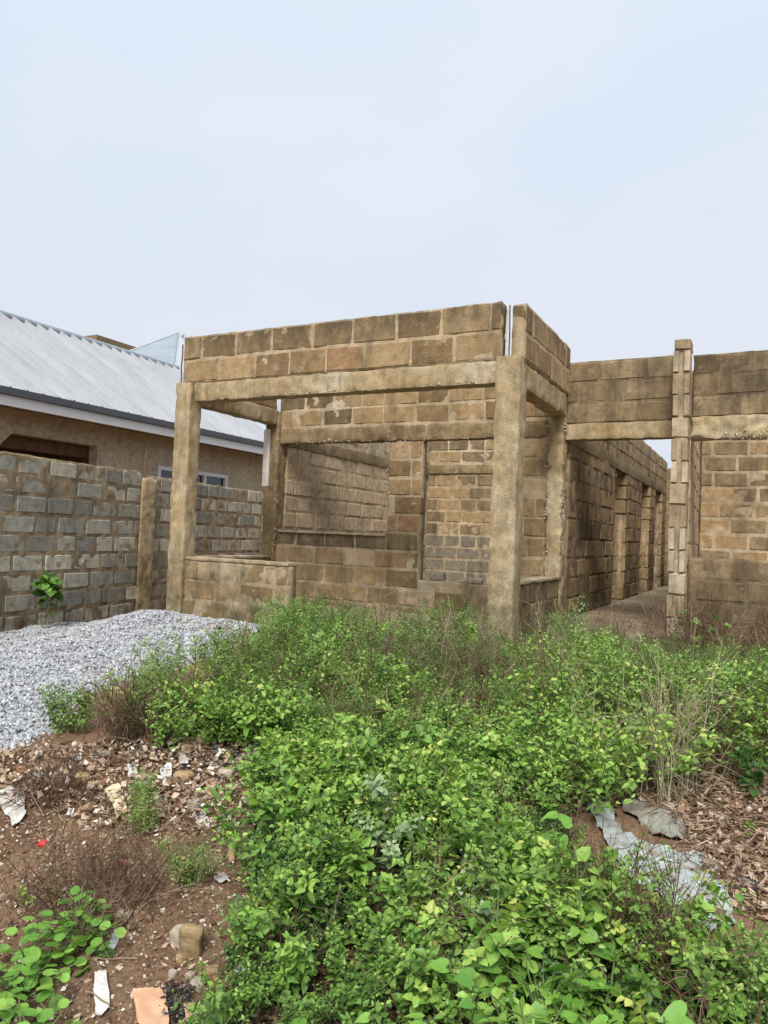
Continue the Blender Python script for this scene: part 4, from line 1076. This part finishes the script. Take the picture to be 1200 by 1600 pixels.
twiggy('straw_stalks', 'tall pale straw stalks over the right end of the thicket', 'dry grass', G(1045, 1250), brush(607, 44, .70, .22, .0019, 4, .34, .8), 'straw')
twiggy('twiggy_shrub', 'dark thorny twigs reaching over the white plastic sheet', 'shrub', G(985, 1530), brush(608, 60, .46, .35, .0026, 6, .9, .2))
twiggy('reddish_dry_weeds', 'reddish brown dry weeds below the sill wall on the right', 'dry weeds', (-.55, 7.15), brush(609, 240, .52, 1.0, .0026, 5, .5, .45))
twiggy('reddish_dry_weeds', 'brown dry weeds at the right edge against the sill wall', 'dry weeds', (.15, 7.05), brush(610, 200, .48, 1.0, .0026, 5, .5, .35))
twiggy('dry_weeds', 'thin brown stalks at the mouth of the corridor', 'dry weeds', (-1.35, 7.2), brush(611, 70, .42, .6, .002, 4, .5, .4))
twiggy('dry_weeds', 'brown stalks at the foot of the right column', 'dry weeds', (-2.7, 6.05), brush(612, 70, .34, .6, .002, 4, .5, .3))
twiggy('dry_twigs', 'pale dry twigs standing in the doorway of the porch', 'twigs', (-2.95, 7.78), brush(613, 14, .5, .1, .003, 3, .3, .9), z=.30)
twiggy('dry_twigs', 'pale crossed twigs in the middle of the thicket', 'twigs', G(820, 1190), brush(614, 7, .34, .15, .0035, 3, .9, .9))
plant('twig_shrub_leaves', 'sparse leaves on the thorny twigs above the white sheet', 'shrub', G(1000, 1520), make_weed(430, h=.40, leaf=.024, tm=OV, branches=18, per=6, spread=1.0, base_t=.45, lean=.3, stem_r=.0022, stems=3), 'leaf_fine', 'stem_brown')

def brush_mass(name, label, protos, places, mat, seed):
    r = np.random.default_rng(seed); which = r.integers(0, len(protos), len(places))
    V, F, T = merge_instances([p.arrays() for p in protos], places, which)
    link(name, mesh_np(name, V, F, M[mat], tint=T), label=label, cat='dry stalks', kind='stuff')
brush_mass('dry_stalks', 'brown dry stalks standing scattered through the green thicket', [brush(640 + k, 5, .5, .12, .0024, 4, .5, .3) for k in range(5)], scatter(MID, 170, .7, 1.2, 650, hscale=HS), 'twig', 651)
brush_mass('dry_grass_stems', 'thin pale grass stems bending over the thicket', [brush(660 + k, 5, .55, .12, .0013, 2, .7, .8) for k in range(4)], scatter(MID, 150, .6, 1.15, 670, hscale=HS), 'straw', 671)
brush_mass('dry_stems', 'dry brown stems showing between the foreground leaves', [brush(680 + k, 4, .32, .12, .0018, 4, .8, .35) for k in range(4)], scatter(FORE, 110, .7, 1.1, 690), 'twig', 691)

# ------------------------------------------------------------------ soil litter
def litter(name, label, polygon, n, smin, smax, seed, mat='litter', cat='litter', curl=.25, lift=.01, tm=None, parent=None, wmin=.4, wmax=1.5):
    r = np.random.default_rng(seed); P = np.asarray(polygon)[:, :2]; lo, hi = P.min(0), P.max(0)
    x = lo[0] + (hi[0] - lo[0]) * r.random(n * 5); y = lo[1] + (hi[1] - lo[1]) * r.random(n * 5); k = in_poly(x, y, P); x, y = x[k][:n], y[k][:n]; m_ = len(x)
    a_ = r.random(m_) * 6.28; d = np.c_[np.cos(a_), np.sin(a_), r.normal(size=m_) * curl]; up = np.c_[r.normal(size=m_) * curl * 1.5, r.normal(size=m_) * curl * 1.5, np.ones(m_)]
    V, F, T = put_leaves(T_diamond(.3, -.25), np.c_[x, y, ground_z(x, y) + lift * r.random(m_) + .003], d, up, smin + (smax - smin) * r.random(m_) ** 2, r.uniform(wmin, wmax, m_), r.random(m_))
    return link(name, mesh_np(name, V, F, M[mat], tint=T), parent, label=label, cat=cat, kind='stuff')
RIDGE = W2((-80, 1200), (60, 1175), (180, 1170), (330, 1165), (440, 1175), (440, 1230), (400, 1300), (300, 1310), (150, 1300), (40, 1260), (-80, 1290))
LEFT = W2((-120, 1240), (60, 1190), (420, 1190), (420, 1400), (380, 1600), (300, 1800), (-100, 1900), (-250, 1600))
RIGHT = W2((960, 1240), (1060, 1215), (1300, 1205), (1500, 1450), (1300, 1500), (1120, 1400), (1060, 1300))
litter('leaf_litter', 'dry leaves and scraps heaped along the rubbish ridge', RIDGE, 5200, .010, .052, 701, lift=.06, curl=.45, wmin=.25)
litter('leaf_litter', 'thin scatter of dry leaves over the red soil on the left', LEFT, 4200, .008, .03, 702, lift=.008)
M['litter_red'] = tinted('reddish_leaf_litter', [(0, (0.08, 0.045, 0.028)), (0.35, (0.20, 0.125, 0.08)), (0.75, (0.34, 0.235, 0.16)), (0.95, (0.48, 0.35, 0.26)), (1, (0.60, 0.55, 0.47))], .9, .15)
litter('leaf_litter', 'brown leaf litter covering the soil on the right', RIGHT, 7500, .010, .042, 703, 'litter_red', lift=.035, curl=.35)
litter('straw_litter', 'narrow dry stems and blades lying over the leaf litter on the right', RIGHT, 2600, .03, .11, 723, 'litter_red', lift=.045, curl=.25, wmin=.06, wmax=.22)
litter('ash', 'black ash and charred scraps on the rubbish ridge', W2((310, 1180), (440, 1180), (440, 1215), (330, 1225)), 700, .01, .04, 704, 'ash', 'ash', lift=.03)
litter('ash', 'burnt black patch beside the orange tile', W2((255, 1550), (300, 1550), (300, 1600), (255, 1600)), 350, .008, .03, 705, 'ash', 'ash', lift=.02)
litter('ash', 'black scraps in the dark hollow among the weeds', W2((570, 1480), (640, 1480), (630, 1530), (570, 1530)), 250, .008, .03, 706, 'ash', 'ash', lift=.01)  # near-black flakes laid over the brown soil of the hollow
r = np.random.default_rng(707)
def chips(label, polygon, n, a_, b_, seed):
    P = np.asarray(polygon)[:, :2]; lo, hi = P.min(0), P.max(0); r = np.random.default_rng(seed)
    x = lo[0] + (hi[0] - lo[0]) * r.random(n * 5); y = lo[1] + (hi[1] - lo[1]) * r.random(n * 5); k = in_poly(x, y, P); x, y = x[k][:n], y[k][:n]
    V, F, T = pebbles(np.c_[x, y, ground_z(x, y) + a_ * .4], a_, b_, seed)
    link('small_stones', mesh_np('small_stones', V, [F], M['chip'], tint=T), label=label, cat='stones', kind='stuff')
M['chip'] = tinted('soil_chip', [(0, (0.10, 0.06, 0.035)), (0.5, (0.24, 0.15, 0.09)), (0.85, (0.38, 0.28, 0.19)), (1, (0.58, 0.53, 0.46))], .95, .1)
chips('small stones and clods strewn over the red soil on the left', LEFT, 9000, .003, .011, 708)
chips('broken stones and clods in the rubbish ridge', RIDGE, 1500, .006, .024, 709)
chips('stones and clods under the leaf litter on the right', RIGHT, 3000, .004, .014, 710)
M['shade_litter'] = tinted('dark_shade_litter', [(0, (0.018, 0.014, 0.010)), (0.5, (0.045, 0.034, 0.022)), (0.85, (0.085, 0.060, 0.035)), (1, (0.16, 0.11, 0.065))], .9, .15)  # near-black litter tones stand in for the shade under the weed canopy
litter('canopy_shade_litter', 'leaf litter darkened to paint the shade beneath the foreground weeds', FORE, 26000, .015, .045, 724, 'shade_litter', lift=.015, curl=.25)
litter('canopy_shade_litter', 'leaf litter darkened to paint the shade beneath the weed thicket', MID, 16000, .02, .06, 725, 'shade_litter', lift=.015, curl=.25)
stk = Acc(); r = np.random.default_rng(711)
for pol, n_ in ((RIDGE, 130), (LEFT, 120), (RIGHT, 260)):
    P = np.asarray(pol); lo, hi = P.min(0), P.max(0); c_ = 0
    while c_ < n_:
        x, y = lo + (hi - lo) * r.random(2)
        if not in_poly(np.array([x]), np.array([y]), P)[0]: continue
        c_ += 1; a_ = r.random() * 6.28; L = r.uniform(.05, .2); s = np.linspace(0, L, 4)
        X_ = x + np.cos(a_) * s + r.normal(size=4) * .006; Y_ = y + np.sin(a_) * s + r.normal(size=4) * .006
        V, F = tube(np.c_[X_, Y_, ground_z(X_, Y_) + .008 + r.random() * .03], r.uniform(.001, .003), 3); stk.add(V, F, np.clip(r.normal() * .3 + .6, 0, 1))
V, F, T = stk.arrays(); link('fallen_twigs', mesh_np('fallen_twigs', V, F, M['twig'], tint=T), label='dry sticks lying across the bare soil and leaf litter', cat='twigs', kind='stuff')

# ------------------------------------------------------------------ rubbish one can pick up
def dirty(name, col, amt, rough):
    mt, nt, b = new_mat(name); pos = N(nt, 'ShaderNodeNewGeometry').outputs['Position']
    d_ = ramp(nt, noise_n(nt, pos, 9, 7, .75, dist=.8), [(.47, 0.0), (.62, amt)])
    nt.links.new(mixc(nt, d_, tuple(col), (0.20, 0.13, 0.08)), b.inputs['Base Color']); b.inputs['Roughness'].default_value = rough
    bump(nt, b, noise_n(nt, pos, 40, 5, .6, dist=2.5), .7, .006)
    return mt
M['paper'] = dirty('white_plastic_scrap', (0.58, 0.57, 0.54), .55, .6)
M['paper_blue'] = dirty('bluish_plastic', (0.46, 0.50, 0.52), .5, .45)
M['sheet'] = dirty('pale_plastic_sheet', (0.36, 0.40, 0.385), .75, .4)
M['sheet_dirty'] = dirty('dirty_clear_plastic', (0.25, 0.25, 0.215), .85, .45)
M['card'] = simple('orange_card', (0.52, 0.31, 0.19), .85, .2, 20, .2)
M['card_brown'] = simple('brown_scrap', (0.42, 0.27, 0.18), .85, .25, 25, .2)
M['cream'] = simple('cream_scrap', (0.55, 0.47, 0.30), .8, .2, 25, .2)
M['red'] = simple('red_plastic', (0.55, 0.012, 0.012), .35, .05, 30, .5)
M['stone'] = simple('tan_stone', (0.33, 0.235, 0.13), .95, .3, 30, .15, bumpd=.006, rnd=True)
M['stone_grey'] = simple('greyish_stone', (0.33, 0.28, 0.22), .95, .3, 30, .15, bumpd=.006, rnd=True)
M['brickred'] = simple('red_clay_piece', (0.32, 0.15, 0.09), .95, .25, 30, .15, bumpd=.004)

def sheet_mesh(outline, crumple, mat, thick=.0015, lift=.012, scale_n=9, seed=0, res=.012, drape=True, origin=None, tilt=0.0):
    """flat scrap inside a world-space outline (n,2), crumpled, following the soil"""
    P = np.asarray(outline, float)[:, :2]; lo, hi = P.min(0) - .001, P.max(0) + .001
    nx, ny = max(4, int((hi[0] - lo[0]) / res)), max(4, int((hi[1] - lo[1]) / res))
    x = np.linspace(lo[0], hi[0], nx); y = np.linspace(lo[1], hi[1], ny); X, Y = np.meshgrid(x, y, indexing='ij')
    cx, cy = (X[1:, 1:] + X[:-1, :-1]) / 2, (Y[1:, 1:] + Y[:-1, :-1]) / 2; mk = in_poly(cx, cy, P)
    Q = np.stack([X, Y, X * 0], -1).reshape(-1, 3)
    rid = 1 - np.abs(fbm(Q, scale_n, 3, seed)); Z = ground_z(X, Y).reshape(-1) + lift + crumple * (rid - .5) + tilt * (Y.reshape(-1) - lo[1])
    Q[:, 2] = Z
    Q[:, :2] += np.stack([fbm(Q, 14, 2, seed + 3), fbm(Q, 14, 2, seed + 4)], -1) * crumple * .4
    id_ = np.arange(nx * ny).reshape(nx, ny); i, j = np.nonzero(mk); F = np.stack([id_[i, j], id_[i + 1, j], id_[i + 1, j + 1], id_[i, j + 1]], -1)
    # pull the rim of the grid onto the outline
    pad = np.pad(mk, 1); cnt = pad[:-1, :-1].astype(int) + pad[1:, :-1] + pad[:-1, 1:] + pad[1:, 1:]
    rim = ((cnt > 0) & (cnt < 4)).ravel(); q0 = np.stack([X, Y], -1).reshape(-1, 2)[rim]; best = np.full(len(q0), 1e9); tgt = q0.copy()
    for k in range(len(P)):
        a_, b_ = P[k], P[(k + 1) % len(P)]; ab = b_ - a_; t_ = np.clip(((q0 - a_) @ ab) / (ab @ ab + 1e-12), 0, 1); c_ = a_ + t_[:, None] * ab
        dd = np.linalg.norm(c_ - q0, axis=1); m_ = dd < best; best[m_] = dd[m_]; tgt[m_] = c_[m_]
    Q[rim, :2] += tgt - q0
    Q[:, :2] += np.stack([fbm(Q, 30, 2, seed + 8), fbm(Q, 30, 2, seed + 9)], -1) * .003
    V = np.concatenate([Q, Q - np.array([0, 0, thick])])
    return V, [F, F[:, ::-1] + nx * ny], mat
def scrap(name, label, cat, px, mat, crumple=.012, seed=0, lift=.015, tilt=0.0, res=.008, thick=.0015):
    O = W2(*px)
    V, F, mat = sheet_mesh(O, crumple, mat, seed=seed, lift=lift, tilt=tilt, res=res, thick=thick)
    c = O.mean(0); base = np.array([c[0], c[1], float(ground_z(c[0], c[1]))])
    return link(name, mesh_np(name, V - base, F, M[mat], True), loc=tuple(base), label=label, cat=cat)
scrap('paper_scrap', 'crumpled white plastic piece at the left edge of the soil', 'plastic scrap', ((-12, 1240), (18, 1236), (38, 1250), (40, 1282), (22, 1298), (5, 1275)), 'paper', .02, 1, .02)
scrap('paper_scrap', 'torn white scrap below the cream cloth', 'plastic scrap', ((300, 1277), (324, 1273), (327, 1300), (316, 1303)), 'paper', .01, 2)
scrap('paper_scrap', 'small white chip left of the foreground weeds', 'plastic scrap', ((333, 1378), (348, 1371), (360, 1377), (346, 1387)), 'paper', .004, 3)
scrap('plastic_strip', 'upper bluish white plastic strip on the red soil', 'plastic strip', ((178, 1457), (190, 1455), (184, 1480), (165, 1505), (160, 1500)), 'paper_blue', .01, 4)
scrap('plastic_strip', 'lower white plastic strip next to the round leaved plants', 'plastic strip', ((147, 1530), (165, 1527), (173, 1580), (158, 1596), (148, 1592)), 'paper', .012, 5)
scrap('tile_piece', 'flat orange card piece at the bottom edge', 'card', ((206, 1558), (258, 1556), (262, 1600), (262, 1640), (222, 1640)), 'card', .003, 6, thick=.006, lift=.02)
scrap('cloth_scrap', 'cream crumpled cloth on the rubbish ridge', 'cloth', ((160, 1245), (190, 1237), (196, 1275), (182, 1288)), 'cream', .03, 7, .03)
scrap('paper_scrap', 'white scrap in the middle of the rubbish ridge', 'plastic scrap', ((196, 1200), (212, 1198), (216, 1222), (200, 1226)), 'paper', .02, 8, .03)
scrap('paper_scrap', 'narrow white scrap beside the black ash', 'plastic scrap', ((250, 1215), (266, 1205), (270, 1232), (254, 1240)), 'paper', .02, 9, .04)
scrap('paper_scrap', 'small upright white scrap on top of the ridge', 'plastic scrap', ((278, 1190), (290, 1188), (292, 1206), (280, 1208)), 'paper', .015, 10, .04)
scrap('cloth_scrap', 'tan crumpled rag on top of the ridge left of the ash', 'cloth', ((272, 1170), (300, 1162), (330, 1166), (326, 1186), (280, 1192)), 'card_brown', .04, 11, .04)
scrap('cloth_scrap', 'tan rag at the right end of the ridge by the weeds', 'cloth', ((385, 1172), (410, 1166), (418, 1182), (392, 1190)), 'card_brown', .035, 12, .04)
scrap('card_scrap', 'brown card piece in the middle of the rubbish', 'card', ((310, 1228), (334, 1222), (336, 1252), (322, 1256)), 'card_brown', .015, 13, .02)
scrap('card_scrap', 'small orange card upright near the weed edge', 'card', ((356, 1330), (367, 1328), (366, 1352), (358, 1353)), 'card', .006, 14, .02)
scrap('paper_scrap', 'white scrap by the reddish stone at the bottom', 'plastic scrap', ((364, 1520), (382, 1516), (384, 1530), (368, 1536)), 'paper', .008, 15, .02)
scrap('card_scrap', 'red brown scrap at the bottom beside the burnt patch', 'card', ((288, 1584), (308, 1578), (314, 1600), (290, 1606)), 'card_brown', .02, 16, .02)
scrap('wood_splinter', 'pale split stick lying at the back of the weeds', 'wood', ((470, 1188), (478, 1184), (498, 1152), (504, 1150), (482, 1188)), 'cream', .006, 17, .10, thick=.012)
for k, (px, py, s, m_) in enumerate(((22, 1225, 10, 'cream'), (150, 1205, 11, 'card_brown'), (118, 1190, 9, 'paper'), (240, 1190, 8, 'cream'), (345, 1262, 8, 'cream'), (380, 1205, 9, 'paper_blue'), (205, 1290, 8, 'card_brown'), (60, 1220, 9, 'paper_blue'), (335, 1180, 10, 'paper_blue'))):
    lb = ['cream scrap at the left end of the ridge', 'brown scrap near the left of the ridge', 'tiny white scrap behind the brown one', 'cream scrap between two white scraps', 'cream scrap right of the torn white one', 'bluish scrap at the weed edge of the ridge', 'brown scrap next to the feathery weed', 'bluish scrap over the dark dry twigs', 'bluish wrapper behind the ash'][k]
    scrap('rubbish_scrap', lb, 'rubbish', ((px - s, py - s * .5), (px + s * .6, py - s * .8), (px + s, py + s * .4), (px - s * .3, py + s * .8)), m_, .02, 30 + k, .025)
# the plastic sheets on the right
scrap('plastic_sheet', 'long pale plastic sheet lying between weeds and leaf litter', 'plastic sheet', ((918, 1262), (948, 1262), (975, 1300), (1010, 1325), (1060, 1335), (1110, 1340), (1135, 1372), (1138, 1400), (1150, 1450), (1110, 1462), (1080, 1440), (1040, 1412), (985, 1380), (950, 1330)), 'sheet', .026, 40, .014, res=.010)
scrap('plastic_sheet', 'dirty clear plastic sheet above the pale one', 'plastic sheet', ((965, 1250), (1010, 1256), (1060, 1262), (1076, 1285), (1070, 1318), (1030, 1312), (1000, 1290), (975, 1272)), 'sheet_dirty', .026, 41, .016, res=.010)
scrap('plastic_scrap', 'small white plastic bit in the weeds behind the sheets', 'plastic scrap', ((968, 1180), (988, 1182), (994, 1206), (976, 1206)), 'paper_blue', .015, 42, .10)
scrap('plastic_sheet', 'grey plastic strip at the right edge below the litter', 'plastic sheet', ((1150, 1372), (1215, 1388), (1230, 1402), (1160, 1392)), 'sheet_dirty', .02, 43, .02, res=.015)
# bottle cap
c = G(67, 1322); A = Acc(); a_ = np.linspace(0, 2 * math.pi, 17)[:-1]
ro = .017 + .0012 * np.cos(a_ * 8 * 1); ring = lambda rr, z: np.c_[np.cos(a_) * rr, np.sin(a_) * rr, np.full(16, z)]
V = np.concatenate([ring(ro * 1.12, 0), ring(ro, .012), ring(ro * .85, .014), [[0, 0, .014]]]); i = np.arange(16); j = (i + 1) % 16
cap = link('bottle_cap', mesh_np('bottle_cap', V, [np.stack([i, j, j + 16, i + 16], -1), np.stack([i + 16, j + 16, j + 32, i + 32], -1), np.stack([i + 32, j + 32, np.full(16, 48)], -1)], M['red']), loc=(c[0], c[1], c[2] + .008), label='small red bottle cap on the bare soil', cat='bottle cap')
cap.rotation_euler = (.5, .3, 0)

def rock(name, label, cat, px, py, sx, sy, sz, mat, seed, rot=0.0, sink=.25):
    V, F = rough_box(-sx, sx, -sy, sy, -sz, sz, res=min(sx, sy, sz) / 2.8, amp=min(sx, sy, sz) * .42, r0=min(sx, sy, sz) * .65, chip=.0, freq=.55 / min(sx, sy, sz), seed=seed, off=(seed * 3.1, seed, 0))
    c = G(px, py); base = (c[0], c[1], c[2] + sz * (1 - sink))
    return link(name, mesh_np(name, V, [F], M[mat], False), loc=base, label=label, cat=cat, rotz=rot)
rock('stone', 'large tan upright stone in a hollow of the soil', 'stone', 298, 1492, .040, .03, .055, 'stone', 801, .5)
rock('stone', 'flat grey stone leaning on the large tan stone', 'stone', 279, 1472, .022, .03, .03, 'stone_grey', 802, .2)
rock('stone', 'reddish rounded stone beside the white scrap at the bottom', 'stone', 348, 1538, .030, .022, .018, 'brickred', 803, .3)
rock('stone', 'pale rounded stone left of the reddish stone', 'stone', 310, 1545, .024, .02, .015, 'stone_grey', 804)
rock('stone', 'small tan stone below the large upright stone', 'stone', 281, 1502, .014, .012, .014, 'stone', 805)
rock('stone', 'small pale stone above the burnt patch', 'stone', 270, 1530, .014, .013, .016, 'stone_grey', 806)
rock('stone', 'little brown stone behind the reddish one', 'stone', 332, 1520, .02, .014, .01, 'stone', 807, .6)
rock('stone', 'tiny stone right of the orange card', 'stone', 297, 1528, .014, .012, .010, 'stone_grey', 808)
rock('stone', 'grey stone below the torn white scrap', 'stone', 340, 1298, .026, .018, .014, 'stone_grey', 809)
rock('stone', 'brown stone on the bare soil by the dry brush', 'stone', 192, 1358, .02, .02, .02, 'brickred', 810)
rock('stone', 'pale broken stone low on the red soil', 'stone', 195, 1432, .03, .018, .012, 'stone_grey', 811, .4)
rock('stone', 'tan stone in the middle of the ridge', 'stone', 287, 1222, .05, .035, .03, 'stone', 812)
rock('stone', 'grey stone on the ridge behind the brown card', 'stone', 305, 1262, .035, .03, .022, 'stone_grey', 813)
rock('stone', 'pale stone on the ridge below the white scrap', 'stone', 222, 1226, .035, .03, .03, 'stone_grey', 814)
rock('stone', 'tan stone at the left of the ridge', 'stone', 130, 1222, .035, .025, .025, 'stone', 815)
rock('stone', 'pinkish stone at the far left of the ridge', 'stone', 30, 1212, .04, .03, .022, 'brickred', 816)
rock('rubble_piece', 'broken concrete lump under the dead branch', 'rubble', 160, 1188, .045, .03, .03, 'stone_grey', 817)
rock('rubble_piece', 'charred lump in the doorway of the porch rear wall', 'rubble', 0, 0, .10, .05, .05, 'stone_grey', 818).location = (-3.38, 7.93, .50)
rock('rubble_piece', 'dark rubble lump right of the charred one in the doorway', 'rubble', 0, 0, .12, .05, .03, 'stone_grey', 819).location = (-2.95, 7.93, .475)
rock('block_fragment', 'brown block fragment lying under the thicket edge', 'rubble', 466, 1150, .06, .04, .03, 'brickred', 820)
rock('stone', 'grey stone on the leaf litter right of the sheets', 'stone', 1120, 1282, .035, .03, .02, 'stone_grey', 821)
rock('stone', 'pinkish stone lower on the leaf litter', 'stone', 1150, 1265, .03, .02, .012, 'brickred', 822)

for k, (px, py, a_, m_, lb) in enumerate((
        (75, 1205, .030, 'stone_grey', 'grey lump behind the bluish scrap on the left of the ridge'),
        (108, 1248, .026, 'stone', 'tan lump just below the tan stone at the left of the ridge'),
        (170, 1225, .024, 'brickred', 'red clay lump above the cream cloth'),
        (245, 1255, .030, 'stone_grey', 'grey lump between the cream cloth and the grey ridge stone'),
        (262, 1196, .026, 'stone', 'tan lump left of the small upright white scrap'),
        (352, 1215, .034, 'stone_grey', 'broken grey lump at the edge of the black ash'),
        (395, 1245, .028, 'brickred', 'red clay lump where the ridge meets the foreground weeds'),
        (372, 1275, .022, 'stone', 'tan lump low on the right flank of the ridge'))):
    rock('rubble_lump', lb, 'rubble', px, py, a_ * 1.2, a_, a_ * .75, m_, 901 + k, k * .7)
litter('leaf_litter', 'dry leaves and soil scraps washed onto the pale plastic sheet', W2((1040, 1330), (1150, 1370), (1160, 1400), (1100, 1380), (1050, 1360)), 160, .008, .03, 960, lift=.03)

# ------------------------------------------------------------------ groups of like things
GROUPS = {'stone': 'stones lying on the soil', 'paper_scrap': 'white plastic and paper scraps on the soil', 'rubbish_scrap': 'small scraps along the rubbish ridge', 'card_scrap': 'card scraps on the soil',
          'cloth_scrap': 'rags on the rubbish ridge', 'plastic_strip': 'plastic strips on the red soil', 'plastic_sheet': 'plastic sheets on the right', 'broad_leaved_plant': 'broad leaved plants in the foreground',
          'feathery_weed': 'feathery weeds on the rubbish', 'small_weed': 'small single weeds', 'grey_green_plant': 'grey green plants in the foreground', 'yellow_green_weed': 'yellow green weeds',
          'leafy_weed': 'leafy weeds at the edge of the foreground', 'dead_brush': 'dead brush', 'dead_branch': 'dead branches', 'dead_stalk': 'dead stalks in the thicket', 'dry_weeds': 'dry weeds at the foot of the building',
          'reddish_dry_weeds': 'reddish dry weeds under the sill wall', 'dry_twigs': 'pale dry twigs', 'rubble_piece': 'rubble pieces', 'rubble_lump': 'small lumps in the rubbish ridge'}
for o in list(scene.objects):
    base = o.name.split('.')[0]
    if o.parent is None and base in GROUPS: o['group'] = GROUPS[base]
